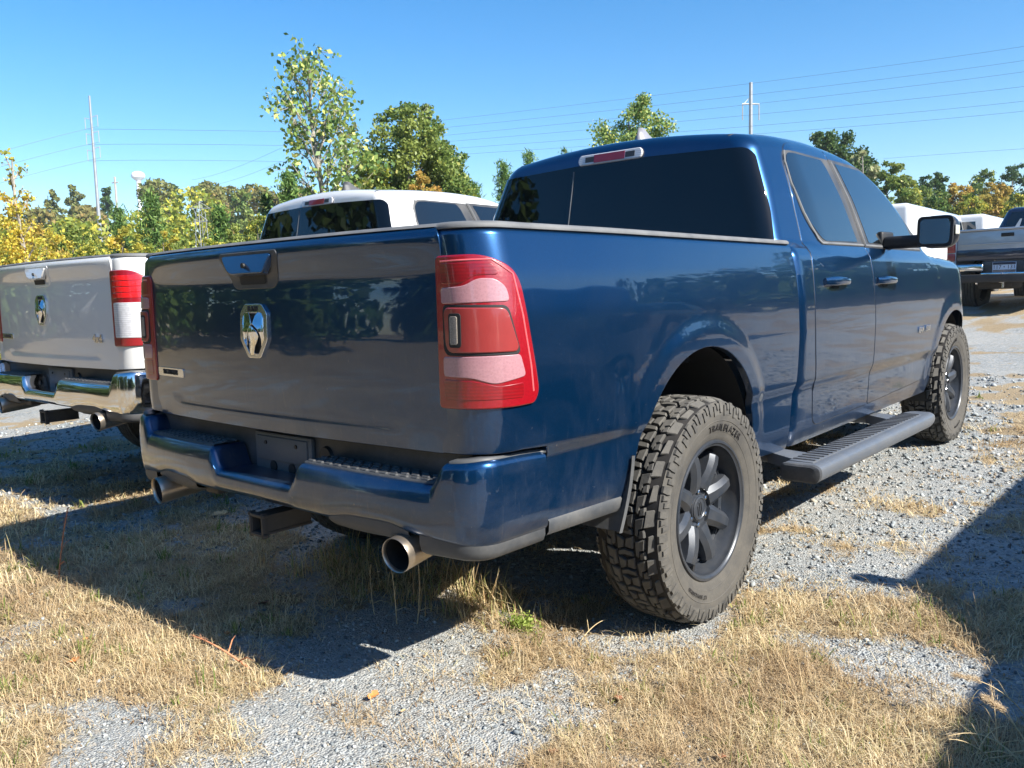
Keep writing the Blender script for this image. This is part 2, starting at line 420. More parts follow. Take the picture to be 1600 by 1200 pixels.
def panel(name, outline, mp, mat, parent, sp=.025, holes=(), off=0., roll=.02, sg=(1,), rr=.0035, key=None, tuck=None, normal_off=None):
    """thin sheet following surface mp over a 2-D outline, with rounded, turned-in edges"""
    ck = (name, key, sg[0]) if key else None
    res = []
    if key and (name, key, 1) in _cache and all((name, key, s) in _cache for s in sg):
        for s in sg: res.append(link(name, _cache[(name, key, s)].copy(), None, parent)); res[-1].data.materials.clear(); res[-1].data.materials.append(mat)
        return res[0] if len(res) == 1 else res
    loops = [dens(outline, sp*.8)]+[dens(h, sp*.8) for h in holes]
    lo, hi = loops[0].min(0), loops[0].max(0)
    gx, gy = np.meshgrid(np.arange(lo[0]+sp*.37, hi[0], sp), np.arange(lo[1]+sp*.41, hi[1], sp))
    G = np.stack([gx.ravel(), gy.ravel()], 1); G = G[inpoly(G, loops[0])]
    for l in loops: 
        if len(G): G = G[segdist(G, l) > sp*.45]
        if l is not loops[0] and len(G): G = G[~inpoly(G, l)]
    pts = np.concatenate(loops+[G]); E = []; k = 0
    for l in loops:
        E += [(k+i, k+(i+1) % len(l)) for i in range(len(l))]; k += len(l)
    vo, eo, fo, ov, oe, of = delaunay_2d_cdt([Vector(p) for p in pts.tolist()], E, [], 0, 1e-6)
    uv = np.array([tuple(v) for v in vo]); F = np.array([f for f in fo if len(f) == 3])
    c = uv[F].mean(1); keep = inpoly(c, loops[0])
    for l in loops[1:]: keep &= ~inpoly(c, l)
    F = F[keep]
    # map of original indices
    mp_idx = {}
    for i, o in enumerate(ov):
        for j in o: mp_idx[j] = i
    P, N = mp(uv)
    if off: P = P+N*off
    a, b, c3 = P[F[:, 0]], P[F[:, 1]], P[F[:, 2]]
    s = (np.cross(b-a, c3-a)*N[F[:, 0]]).sum()
    flipped = s < 0
    if flipped: F = F[:, ::-1]
    V = [P]; NN = [N]; FF = F.tolist(); base = len(P)
    if roll > 0:
        k = 0
        for li, l in enumerate(loops):
            idx = [mp_idx.get(k+i) for i in range(len(l))]; k += len(l)
            idx = [i for i in idx if i is not None]; n = len(idx)
            Q, n_ = P[idx], N[idx]
            T = np.roll(Q, -1, 0)-np.roll(Q, 1, 0); T /= np.maximum(np.linalg.norm(T, axis=1, keepdims=True), 1e-9)
            O = np.cross(T, n_); O /= np.maximum(np.linalg.norm(O, axis=1, keepdims=True), 1e-9)
            # outward test using uv area sign
            ar = 0.5*np.sum(l[:, 0]*np.roll(l[:, 1], -1)-np.roll(l[:, 0], -1)*l[:, 1])
            sgn_ = 1 if ar > 0 else -1
            if flipped: sgn_ = -sgn_
            if li > 0: sgn_ = -sgn_
            O = O*sgn_
            r1 = Q+O*rr*.7-n_*rr*.3; r2 = Q+O*rr-n_*rr; r3 = Q+O*rr-n_*(rr+roll)
            V += [r1, r2, r3]
            h = .7071; NN += [h*n_+h*O, O, O]
            r0 = idx; ra = [base+i for i in range(n)]; rb = [base+n+i for i in range(n)]; rc = [base+2*n+i for i in range(n)]; base += 3*n
            for A, B in ((r0, ra), (ra, rb), (rb, rc)):
                for i in range(n):
                    j = (i+1) % n
                    f = [A[i], B[i], B[j], A[j]] if sgn_ > 0 else [A[i], A[j], B[j], B[i]]
                    FF.append(f)
    V = np.concatenate(V); NN = np.concatenate(NN)
    for s in sg:
        V2, N2, F2 = V.copy(), NN.copy(), FF
        if s < 0: V2[:, 0] *= -1; N2[:, 0] *= -1; F2 = [f[::-1] for f in FF]
        me = mesh(name, V2, F2, True, N2)
        if key: _cache[(name, key, s)] = me.copy()
        me.materials.append(mat); res.append(link(name, me, None, parent))
    return res[0] if len(res) == 1 else res
def ribbon(name, line, mp, mat, parent, w=.006, off=.001, closed=True, sg=(1,), sp=.02, h=0.0):
    L = dens(line, sp) if closed else dens(line, sp)
    if not closed:
        L = np.array([np.array(line[0])+0.0]); out = []
        for a, b in zip(line[:-1], line[1:]):
            a, b = np.array(a, float), np.array(b, float); k = max(1, int(math.ceil(np.linalg.norm(b-a)/sp)))
            out += [a+(b-a)*j/k for j in range(k)]
        out.append(np.array(line[-1], float)); L = np.array(out)
    P, N = mp(L)
    T = (np.roll(P, -1, 0)-np.roll(P, 1, 0)) if closed else np.gradient(P, axis=0)
    T /= np.maximum(np.linalg.norm(T, axis=1, keepdims=True), 1e-9)
    O = np.cross(T, N); O /= np.maximum(np.linalg.norm(O, axis=1, keepdims=True), 1e-9)
    n = len(P)
    rows = [P+O*w/2-N*.004, P+O*w/2*.9+N*off, P+N*(off+h), P-O*w/2*.9+N*off, P-O*w/2-N*.004]
    V = np.concatenate(rows); F = []
    for r in range(4):
        for i in range(n if closed else n-1):
            j = (i+1) % n; F.append([r*n+i, r*n+j, (r+1)*n+j, (r+1)*n+i])
    res = []
    for s in sg:
        V2 = V.copy(); F2 = F
        if s < 0: V2[:, 0] *= -1; F2 = [f[::-1] for f in F]
        res.append(obj(name, V2, F2, mat, parent))
    return res[0] if len(res) == 1 else res
def gridmesh(name, fn, us, vs, mat, parent, closed_u=False, sg=(1,), sharp=None):
    U, Vv = np.meshgrid(us, vs, indexing='ij'); P = fn(U.ravel(), Vv.ravel()); a, b = len(us), len(vs)
    F = []
    for i in range(a-1+(1 if closed_u else 0)):
        for j in range(b-1):
            i2 = (i+1) % a; F.append([i*b+j, i2*b+j, i2*b+j+1, i*b+j+1])
    res = []
    for s in sg:
        V2 = P.copy(); F2 = F
        if s < 0: V2[:, 0] *= -1; F2 = [f[::-1] for f in F]
        o = obj(name, V2, F2, mat, parent)
        bm = bmesh.new(); bm.from_mesh(o.data); bmesh.ops.recalc_face_normals(bm, faces=bm.faces); bm.to_mesh(o.data); bm.free()
        if sharp: o.data.set_sharp_from_angle(angle=math.radians(sharp))
        res.append(o)
    return res[0] if len(res) == 1 else res
def text_on(name, body, size, depth, mat, parent, place, spacing=1., bold=0.):
    """raised lettering; place(u, v, w) maps flat text coordinates (centred) to 3-D"""
    cu = bpy.data.curves.new('t', 'FONT'); cu.body = body; cu.size = size; cu.extrude = depth; cu.align_x = 'CENTER'; cu.align_y = 'CENTER'; cu.offset = bold
    cu.space_character = spacing; cu.resolution_u = 2
    o = bpy.data.objects.new('t', cu); COL.objects.link(o)
    dg = bpy.context.evaluated_depsgraph_get(); me = bpy.data.meshes.new_from_object(o.evaluated_get(dg))
    bpy.data.objects.remove(o); bpy.data.curves.remove(cu)
    n = len(me.vertices); V = np.zeros(n*3, np.float32); me.vertices.foreach_get('co', V); V = V.reshape(-1, 3)
    P = np.asarray(place(V[:, 0], V[:, 1], V[:, 2]), np.float32); me.vertices.foreach_set('co', P.ravel()); me.update()
    me.materials.clear(); me.materials.append(mat); me.name = name
    return link(name, me, None, parent)
def nrm_(v): return v/np.maximum(np.linalg.norm(v, axis=1, keepdims=True), 1e-9)
# ---------------------------------------------------------------- wheels
def _tread_blocks(R, w, mb, side=1):
    """all-terrain tread: wide shoulder lugs, notched inner rows, hooked side biters"""
    def pt(th, x, r): return (x, r*math.cos(th), r*math.sin(th))
    def rad(x):                                    # crown profile
        return R-.045*max(0, (abs(x)-.085)/.07)**2.2-.003*(abs(x)/.1)**2
    def block(poly, h=.014, bev=.0035, drop=None):
        """poly of (x, theta) on the crown"""
        c = np.mean(poly, 0); n = len(poly)
        top, mid, bot = [], [], []
        for (x, th) in poly:
            r = rad(x)
            bot.append(pt(th, x, r-h)); mid.append(pt(th, x, r-bev))
            q = (x+(c[0]-x)*min(.3, bev/max(.006, abs(c[0]-x)+.001)), th+(c[1]-th)*.10); top.append(pt(q[1], q[0], rad(q[0])))
        V = bot+mid+top; F = [list(range(2*n, 3*n))]
        for k in (0, n):
            F += [[k+i, k+(i+1) % n, k+n+(i+1) % n, k+n+i] for i in range(n)]
        mb.add(V, F)
    N = 30; d = 2*PI/N
    for i in range(N):
        t = i*d
        for s in (1, -1):
            o = (0 if s > 0 else d*.5)
            L = .092 if i % 2 else .104
            a = t+o
            # shoulder lug with a curved leading edge
            block([(s*L, a+.10*d), (s*.118, a+.03*d), (s*.152, a+.0*d), (s*.153, a+.66*d), (s*.120, a+.70*d), (s*(L-.006), a+.80*d)], .017)
            # two narrow sipe halves read as one lug; biter on the sidewall
    N2 = 34; d = 2*PI/N2
    for i in range(N2):
        t = i*d
        j = .010*math.sin(i*2.1)
        for s in (1, -1):
            o = d*(.25 if s > 0 else .8)
            block([(s*.047, t+o+.04*d), (s*(.086+j*.4), t+o-.10*d), (s*(.082+j*.4), t+o+.38*d), (s*.062, t+o+.46*d), (s*.058, t+o+.80*d), (s*.046, t+o+.72*d)], .013)
            block([(s*.066, t+o+.56*d), (s*.086, t+o+.46*d), (s*.089, t+o+.80*d), (s*.064, t+o+.86*d)], .013)
        o = d*.1
        block([(-.038, t+o), (-.004, t+o+.18*d), (-.010, t+o+.52*d), (-.036, t+o+.64*d)], .013)
        block([(.004, t+o+.10*d), (.038, t+o-.04*d), (.034, t+o+.55*d), (.0, t+o+.50*d)], .013)
        block([(-.034, t+o+.74*d), (-.006, t+o+.62*d), (.030, t+o+.68*d), (.036, t+o+.90*d), (-.004, t+o+.86*d), (-.036, t+o+.94*d)], .013)
def _biters(R, mb, s):
    """raised sidewall biters"""
    N = 30; d = 2*PI/N
    def xw(r): return s*np.interp(r/R, [.62, .70, .80, .88, .935, .97], [.128, .146, .153, .152, .150, .141])
    def blk(poly, h):
        n = len(poly); V = []
        for hh in (-.004, h):
            for (r, th) in poly: V.append((xw(r*R)+s*hh, r*R*math.cos(th), r*R*math.sin(th)))
        mb.add(V, [list(range(n, 2*n))]+[[i, (i+1) % n, n+(i+1) % n, n+i] for i in range(n)])
    for i in range(N):
        t = i*d+(0 if s > 0 else d*.5)
        blk([(.962, t+.04*d), (.925, t+.02*d), (.868, t+.10*d), (.868, t+.30*d), (.915, t+.34*d), (.962, t+.30*d)], .0055)
        blk([(.950, t+.40*d), (.905, t+.42*d), (.885, t+.56*d), (.950, t+.62*d)], .0055)
        blk([(.930, t+.70*d), (.850, t+.66*d), (.842, t+.86*d), (.930, t+.90*d)], .0045)
_wheel_cache = {}
def wheel(parent, loc, side, R=.435, rr=.262, kind='offroad', rot=0., steer=0.):
    w = empty('wheel', loc, PI if side < 0 else 0, parent)
    w.rotation_euler = (rot if side > 0 else -rot, 0, (PI if side < 0 else 0)+steer)
    if kind == 'offroad': w.scale = (.88, 1, 1)
    if kind in _wheel_cache:
        for (nm, me, l) in _wheel_cache[kind]: link(nm, me, None, w, l)
        return w
    out = []
    def sub(o): out.append((o.name.split('.')[0], o.data, tuple(o.location)))
    q = R/.435
    mb = MB()                                              # carcass
    rc = R-.0155
    outer = [(.118, rr), (.131, rr+.012), (.134, rr+.022), (.143, rr+.040), (.1515, R*.80), (.152, R*.88), (.148, R*.93), (.138, R*.958), (.118, rc-.004), (.08, rc), (0, rc+.001)]
    prof = outer+[(-x, r) for x, r in outer[::-1][1:]]
    mb.lathe([(x, r) for x, r in outer[:-3]], 96); mb.lathe([(-x, r) for x, r in outer[:-3]], 96); sub(mb.build('tyre', MT['tyre'], w, angle=60))
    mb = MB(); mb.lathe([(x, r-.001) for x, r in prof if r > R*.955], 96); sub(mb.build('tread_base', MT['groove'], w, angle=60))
    if kind == 'offroad':
        mb = MB(); _tread_blocks(R, .30, mb); _biters(R, mb, 1); _biters(R, mb, -1)
        sub(mb.build('tread', MT['lug'], w, angle=28))
        mb = MB(); mb.lathe([(.1505, R*.790), (.1530, R*.795), (.1530, R*.798), (.150, R*.803)], 96); mb.lathe([(.139, rr+.034), (.1425, rr+.037), (.1425, rr+.040), (.142, rr+.045)], 96)
        sub(mb.build('sidewall_rib', MT['tyre'], w))
        def pl(u, v, ww, a0, rad):
            r = rad+v; th = a0-u/rad; x = np.interp(r/R, [.62, .70, .80, .88], [.128, .146, .153, .152])+ww*.5+.0012
            return np.stack([x, r*np.cos(th), r*np.sin(th)], 1)
        # lettering: th measured from +y through +z; reading clockwise seen from outside means th falls along u
        sub(text_on('sidewall_lettering', 'TRAILBLAZER', .036, .003, MT['groove'], w, lambda u, v, ww: pl(u, v, ww, PI*.36, R*.735), 1.25))
        sub(text_on('sidewall_lettering', 'LT 35X12.50R20', .020, .002, MT['groove'], w, lambda u, v, ww: pl(u, v, ww, PI*1.28, R*.745), 1.1))
    else:
        mb = MB()
        for k in range(-2, 3): mb.lathe([(k*.045-.018, rc-.002), (k*.045-.017, R-.001), (k*.045+.017, R-.001), (k*.045+.018, rc-.002)], 64)
        sub(mb.build('tread', MT['lug'], w, angle=40))
    # rim: outer lip, deep barrel
    mb = MB()
    lip = [(.100, rr+.004), (.128, rr+.006), (.134, rr+.002), (.134, rr-.006), (.127, rr-.010), (.124, rr-.017), (.118, rr-.016), (.10, rr-.020), (.078, rr-.026), (.060, rr-.030), (.045, rr-.036)]
    mb.lathe(lip, 96); sub(mb.build('rim', MT['rim'] if kind != 'stock' else MT['chromed'], w, angle=50))
    mb = MB(); mb.lathe([(.048, rr-.0345), (.0, rr-.045), (-.09, rr-.035), (-.13, rr-.01)], 64); mb.lathe([(-.06, rr-.03), (-.06, .03)], 48)
    sub(mb.build('barrel', MT['rimdark'], w))
    mb = MB(); mb.lathe([(-.055, .165), (-.035, .17), (-.030, .08), (-.03, .05)], 48); sub(mb.build('brake_disc', MT['nut'], w, angle=30))
    rm = MT['rim'] if kind != 'stock' else MT['chromed']
    ns = 8 if kind == 'offroad' else 6
    for k in range(ns):
        a = 2*PI*k/ns+.12; ca, sa = math.cos(a), math.sin(a)
        # spoke: broad at the hub, a chamfered ridge, falls back to the barrel
        sec = []
        for (r, wd, xt, xb) in ((.075, .044, .074, .022), (.105, .040, .086, .024), (.145, .035, .096, .030), (.185, .034, .100, .034), (.212, .032, .097, .036), (.226, .028, .072, .034)):
            sec.append([(xb, r, -wd), (xt-.018, r, -wd), (xt, r, -wd*.45), (xt, r, wd*.45), (xt-.018, r, wd), (xb, r, wd)])
        V = [(x, r*ca-t*sa, r*sa+t*ca) for s_ in sec for (x, r, t) in s_]; n = 6; F = []
        for i in range(len(sec)-1):
            for j in range(n): F.append([i*n+j, i*n+(j+1) % n, (i+1)*n+(j+1) % n, (i+1)*n+j])
        F.append(list(range(n))); F.append([(len(sec)-1)*n+j for j in range(n)])
        mb = MB(); mb.add(V, F); sub(mb.build('spoke', rm, w, angle=25))
    mb = MB()                                               # web ring between the spoke feet with notched pockets
    mb.lathe([(.020, .226), (.044, .226), (.048, .216), (.042, .202), (.022, .198), (.020, .226)], 64)
    for k in range(ns*2):
        a = 2*PI*(k+.5)/(ns*2)+.12
        mb.box((.046, .213*math.cos(a), .213*math.sin(a)), (.010, .008, .024), .002, Matrix.Rotation(a, 3, 'X'), 1)
    sub(mb.build('rim_web', rm, w, angle=30))
    mb = MB(); mb.lathe([(.012, .104), (.056, .104), (.066, .098), (.069, .088), (.058, .084), (.054, .054), (.064, .051), (.066, .046)], 48); sub(mb.build('hub', rm, w, angle=30))
    mb = MB(); mb.lathe([(.050, .0501), (.070, .047), (.0735, .040), (.0705, .037), (.0705, .0)], 40)
    for s in (-1, 0, 1): mb.box((.072, s*.013, .004*s), (.005, .007, .052-.012*abs(s)), .001, None, 1)
    sub(mb.build('centre_cap', rm, w, angle=30))
    for k in range(6):
        a = 2*PI*k/6+.3; mb = MB()
        mb.lathe([(.045, .010), (.066, .0085), (.069, .006), (.069, 0)], 6, c=(0, .064*math.cos(a), .064*math.sin(a)))
        sub(mb.build('lug_nut', MT['nut'] if kind == 'stock' else MT['chromed'], w, angle=30))
    mb = MB(); mb.tube([(.07, rr-.036, 0), (.085, rr-.055, .004)], .004, 6); mb.box((.072, -(rr-.037)*.5, -(rr-.037)*.866), (.03, .012, .035), .002, Matrix.Rotation(-.52, 3, 'X'), 1)
    sub(mb.build('valve_stem', MT['seal'], w))
    _wheel_cache[kind] = out
    return w
# ---------------------------------------------------------------- pickup truck
LAMP = rp([(-1.408, 1.362), (-1.22, 1.362), (-1.10, 1.315), (-1.062, 1.16), (-1.018, .985), (-1.04, .955), (-1.24, .950), (-1.408, .948)], [.012, .06, .12, .1, .05, .03, .05, .012])
ARCH_R = arc((AR[0], AR[1]), AR[2], 197, -16, 44)          # (y, z) from behind the wheel over the top to the front
ARCH_F = arc((AF[0], AF[1]), AF[2], 196, -18, 40)
def pickup(name, loc, rz, P, variant):
    t = empty(name, loc, rz)
    P_ = P['paint']; R = P['R']; zo = P['zr']; zf = P['zf']; xw = P['xw']
    B = (1, -1); K = 'k'
    # ---- bed sides with lamp pocket and wheel opening
    lo = [(-.900, .565)]+[(-.50, .565)]
    ol = [(-1.418, .815), (-1.10, .822), (-.935, .815), (-.915, .79), (-.905, .60), (-.90, .565), (-.475, .565)]
    ol = ol+[p for p in ARCH_R if p[1] > .575]+[(.452, .535), (.845, .515), (.855, 1.0), (.850, 1.448), (-1.418, 1.448)]
    panel('bedside', ol, m_bed, P_, t, .018, roll=.025, sg=B, key=K)
    # ---- inner skins so that gaps look into darkness
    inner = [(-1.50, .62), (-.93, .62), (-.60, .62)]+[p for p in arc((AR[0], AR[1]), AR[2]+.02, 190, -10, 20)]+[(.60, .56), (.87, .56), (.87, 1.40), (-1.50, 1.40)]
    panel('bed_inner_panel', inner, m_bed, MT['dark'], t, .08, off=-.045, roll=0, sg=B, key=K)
    # rail caps
    def cap(u, v):                      # u runs round the corner and along the side, v across the strip
        Pq, N = m_bed(np.stack([u, np.full_like(u, 1.438)], 1)); O, D = skel(u, np.full_like(u, 1.4), *BEDK)
        k = v.astype(int); d = np.array([-.012, .0015, .0020, -.001, -.008, -.020, -.115, -.118])[k]; z = np.array([1.440, 1.4425, 1.447, 1.454, 1.459, 1.461, 1.461, 1.44])[k]
        r_ = Pq+D*d[:, None]; r_[:, 2] = z; return r_
    gridmesh('rail_cap', cap, np.concatenate([np.linspace(-1.416, -.93, 22), np.linspace(-.90, .845, 30)]), np.arange(8.), MT['railcap'], t, sg=B, sharp=60)
    # bed tub
    mb = MB(); mb.box((0, -.15, .97), (1.62, 1.98, .03)); mb.box((.815, -.15, 1.20), (.03, 1.98, .47)); mb.box((-.815, -.15, 1.20), (.03, 1.98, .47)); mb.box((0, .82, 1.2), (1.66, .04, .47))
    mb.build('bed_liner', MT['plastic'], t)
    # ---- tail gate
    tg = panel('tailgate', rp([(-.838, .812), (.838, .812), (.836, 1.452), (-.836, 1.452)], [.03, .03, .05, .05]), m_tail, P_, t, .022, roll=.03, key=K)
    mb = MB(); mb.box((0, -1.118, 1.12), (1.62, .05, .58)); mb.build('tailgate_inner', MT['dark'], tg)
    def tcap(u, v):
        x = u; yb = Y_tail(x, np.full_like(x, 1.44)); y = yb+.006+.065*v
        z = 1.449+.011*np.sin(np.clip(v/.35, 0, 1)*PI/2); return np.stack([x, y, z], 1)
    gridmesh('tailgate_cap', tcap, np.linspace(-.825, .825, 40), np.array([0, .05, .1, .2, .3, .35, .7, 1.]), MT['railcap'], tg, sharp=50)
    mt_off = lambda o: (lambda uv: (lambda PN: (PN[0]+PN[1]*o, PN[1]))(m_tail(uv)))
    # handle bezel, dark pocket, lever with key barrel
    sx_ = lambda q: [(a-.024, b) for a, b in q]
    bz = sx_(rp([(-.165, 1.418), (.165, 1.418), (.172, 1.405), (.125, 1.300), (-.125, 1.300), (-.172, 1.405)], [.01, .01, .015, .03, .03, .015]))
    panel('handle_bezel', bz, m_tail, MT['bluebez'] if variant == 'blue' else P_, tg, .02, off=.003, roll=.01, key=K+variant)
    panel('handle_pocket', sx_(rp([(-.078, 1.358), (.078, 1.358), (.078, 1.312), (-.078, 1.312)], .012)), m_tail, MT['dark'], tg, .02, off=.0065, roll=.0, key=K)
    def lever(uv):
        Pp, N = m_tail(uv); z = uv[:, 1]; Pp = Pp.copy(); Pp[:, 1] -= .010+.016*np.clip((1.405-z)/.04, 0, 1); 
        N = N.copy(); N[:, 2] -= .0; return Pp, np.tile(np.array([0, -.93, .36]), (len(uv), 1))
    panel('handle_lever', sx_(rp([(-.145, 1.408), (.145, 1.408), (.10, 1.352), (-.10, 1.352)], [.012, .012, .015, .015])), lever, P_, tg, .015, roll=.02, key=K)
    mb = MB(); mb.lathe([(0, .0), (.0, .009), (.012, .009)], 14, 'y', c=(-.024, -1.258, 1.375)); mb.build('key_barrel', MT['seal'], tg)
    # emblem: chrome shield frame with a horned ram head and the maker's letters
    ex, ez, es = -.024, 1.152, 1.0
    def em(poly): return [(ex+x*es, ez+y*.88) for x, y in poly]
    oct_o = [(-.050, .105), (.050, .105), (.078, .072), (.080, -.030), (.036, -.100), (-.036, -.100), (-.080, -.030), (-.078, .072)]
    oct_i = [(-.046, .074), (.046, .074), (.060, .060), (.064, -.028), (.028, -.086), (-.028, -.086), (-.064, -.028), (-.060, .060)]
    panel('emblem_backing', em(rp(oct_i, .004)), m_tail, MT['dark'], tg, .03, off=.002, roll=0, key=K)
    e_ = panel('emblem', em(rp(oct_o, .01)), m_tail, MT['chromed'], tg, .012, holes=[em(rp(oct_i, .006))], off=.009, roll=.008, rr=.002, key=K)
    head = [(-.004, .018), (-.020, .004), (-.027, -.014), (-.012, -.050), (-.009, -.083), (.009, -.083), (.012, -.050), (.027, -.014), (.020, .004), (.004, .018)]
    hornL = [(-.003, .026), (-.014, .058), (-.026, .071), (-.046, .070), (-.060, .050), (-.063, .010), (-.060, -.034), (-.052, -.052), (-.042, -.048), (-.040, -.020), (-.034, -.004), (-.022, .010)]
    hb = lambda k0: (lambda uv: (lambda PN: (PN[0]-np.stack([0*uv[:, 0], .006*np.cos(np.clip((uv[:, 0]-ex)/.035, -1, 1)*PI/2)*k0+.002*np.sin((uv[:, 1]-ez)*60), 0*uv[:, 0]], 1), nrm_(PN[1]+np.stack([np.sin((uv[:, 0]-ex)/.018)*.5, 0*uv[:, 0], (uv[:, 1]-ez-.005)/.09+.25*np.sin((uv[:, 1]-ez)*70)], 1))))(m_tail(uv)))
    panel('ram_head', em(rp(head, .006)), hb(1.5), MT['brightchrome'], tg, .008, off=.010, roll=.008, rr=.0015, key=K)
    for s in (1, -1):
        h = [(x*s, y) for x, y in hornL]
        panel('ram_horn', em(h if s > 0 else h[::-1]), hb(.4), MT['brightchrome'], tg, .008, off=.011, roll=.008, rr=.0015, key=K+str(s))
    def tgp(x0, z0, o): return lambda u, v, w: (lambda PN: PN[0]+PN[1]*(o+w)[:, None])(m_tail(np.stack([x0+u, z0+v], 1)))
    text_on('emblem_lettering', 'RAM', .025, .001, MT['seal'], tg, tgp(ex, ez+.0775, .0105), 1.35, .0006)
    panel('trim_badge', rp([(-.800, .968), (-.565, .968), (-.565, 1.000), (-.800, 1.000)], .006), m_tail, MT['chromed'], tg, .02, off=.004, roll=.005, rr=.001, key=K)
    text_on('badge_lettering', 'BIGHORN', .026, .0012, MT['dark'] if variant == 'blue' else MT['trim'], tg, tgp(-.682, .984, .0055), 1.18, .0008)
    if variant == 'white':
        text_on('badge_lettering', '4x4', .060, .004, MT['chromed'], tg, tgp(.655, .985, .005), 1.1, .0025)
    # ---- lamps
    for s in B:
        lp = panel('tail_lamp', LAMP, m_bed, MT['redlens'], t, .022, off=.010, roll=.02, rr=.006, sg=(s,), key=K)
        ribbon('lamp_seal', LAMP, m_bed, MT['seal'], lp, w=.014, off=.002, sg=(s,))
        if variant == 'blue':
            panel('inner_reflector', rp([(-1.382, 1.292), (-1.30, 1.292), (-1.25, 1.312), (-1.18, 1.312), (-1.20, 1.340), (-1.382, 1.346)], .008), m_bed, MT['redrib'], lp, .016, off=.0115, roll=.003, rr=.002, sg=(s,), key=K+'r1')
            panel('inner_reflector', rp([(-1.380, .970), (-1.10, .974), (-1.10, 1.012), (-1.19, 1.006), (-1.27, 1.022), (-1.380, 1.024)], .008), m_bed, MT['redrib'], lp, .016, off=.0115, roll=.003, rr=.002, sg=(s,), key=K+'r2')
            ribbon('light_guide', [(-1.385, 1.352), (-1.20, 1.352), (-1.125, 1.312), (-1.092, 1.20), (-1.060, 1.06), (-1.048, .985)], m_bed, MT['pinkline'], lp, w=.005, off=.0115, closed=False, sg=(s,))
            panel('upper_clear_lens', rp([(-1.382, 1.238), (-1.382, 1.276), (-1.29, 1.280), (-1.245, 1.300), (-1.19, 1.298), (-1.155, 1.275), (-1.146, 1.240)], [.008, .008, .02, .02, .02, .02, .01]), m_bed, MT['clearlens'], lp, .016, off=.0125, roll=.004, rr=.003, sg=(s,), key=K+'a')
            panel('lower_clear_lens', rp([(-1.380, 1.086), (-1.112, 1.090), (-1.092, 1.034), (-1.20, 1.016), (-1.27, 1.034), (-1.380, 1.036)], [.008, .01, .01, .02, .02, .01]), m_bed, MT['clearlens'], lp, .016, off=.0125, roll=.004, rr=.003, sg=(s,), key=K+'b')
            panel('lamp_frame', rp([(-1.378, 1.232), (-1.150, 1.226), (-1.108, 1.094), (-1.378, 1.094)], [.02, .02, .02, .03]), m_bed, MT['dark'], lp, .016, off=.0118, roll=.003, rr=.002, sg=(s,), key=K+'c')
            panel('radar_cover', rp([(-1.368, 1.222), (-1.158, 1.217), (-1.118, 1.104), (-1.360, 1.104)], [.02, .02, .02, .03]), m_bed, MT['salmon'], lp, .016, off=.016, roll=.005, rr=.004, sg=(s,), key=K+'d')
            panel('side_reflector', rp([(-1.345, 1.208), (-1.300, 1.208), (-1.300, 1.116), (-1.345, 1.116)], .01), m_bed, MT['dark'], lp, .016, off=.0175, roll=.002, rr=.001, sg=(s,), key=K+'e')
            panel('reflector_mesh', rp([(-1.338, 1.200), (-1.312, 1.200), (-1.312, 1.124), (-1.338, 1.124)], .006), m_bed, MT['meshgrey'], lp, .016, off=.0195, roll=.002, rr=.001, sg=(s,), key=K+'f')
        else:
            panel('clear_lens', rp([(-1.375, 1.185), (-1.12, 1.185), (-1.06, .995), (-1.375, .995)], [.01, .02, .03, .01]), m_bed, MT['whitelens'], lp, .018, off=.0125, roll=.004, rr=.003, sg=(s,), key=K+'g')
            for i in range(4):
                z0 = 1.215+i*.032
                panel('lens_row', rp([(-1.375, z0), (-1.15, z0), (-1.15, z0+.024), (-1.375, z0+.024)], .006), m_bed, MT['redlens2'], lp, .02, off=.0125, roll=.003, rr=.002, sg=(s,), key=K+'h%d' % i)
    # ---- bumper
    xs = np.linspace(0, .900, 120); yb = -1.285+.080*xs**2.3
    c0 = (xs[-1], yb[-1]); sl_ = .085*2.3*xs[-1]**1.3; a0 = math.atan(sl_); r = .110
    cx, cy = c0[0]-r*math.sin(a0)*-1*-1, c0[1]+r*math.cos(a0)
    arc_ = [(cx+r*math.sin(a), cy-r*math.cos(a)) for a in np.linspace(a0, PI/2, 20)[1:]]
    e = arc_[-1]; tail_ = [(e[0]+.004*k/8, e[1]+(-.924-e[1])*k/8) for k in range(1, 9)]
    pl = np.array(list(zip(xs, yb))+arc_+tail_); S = np.concatenate([[0], np.cumsum(np.hypot(*np.diff(pl, axis=0).T))]); SL = S[-1]
    def plan(q):
        s = np.abs(q); x = np.interp(s, S, pl[:, 0]); y = np.interp(s, S, pl[:, 1])
        e_ = .004; dx = np.interp(s+e_, S, pl[:, 0])-np.interp(s-e_, S, pl[:, 0]); dy = np.interp(s+e_, S, pl[:, 1])-np.interp(s-e_, S, pl[:, 1])
        L = np.hypot(dx, dy)+1e-9; nx, ny = dy/L, -dx/L
        return x*np.sign(q+1e-12), y, nx*np.sign(q+1e-12), ny
    tops = tabf(_tab([(0, .658), (.222, .658), (.262, .738), (.83, .728), (.865, .795), (1.0, .806), (1.15, .802), (SL+.1, .790)], .008, 1400))
    bots = tabf(_tab([(0, .582), (.40, .576), (.48, .592), (.66, .592), (.74, .574), (.95, .558), (SL+.1, .556)], .02))
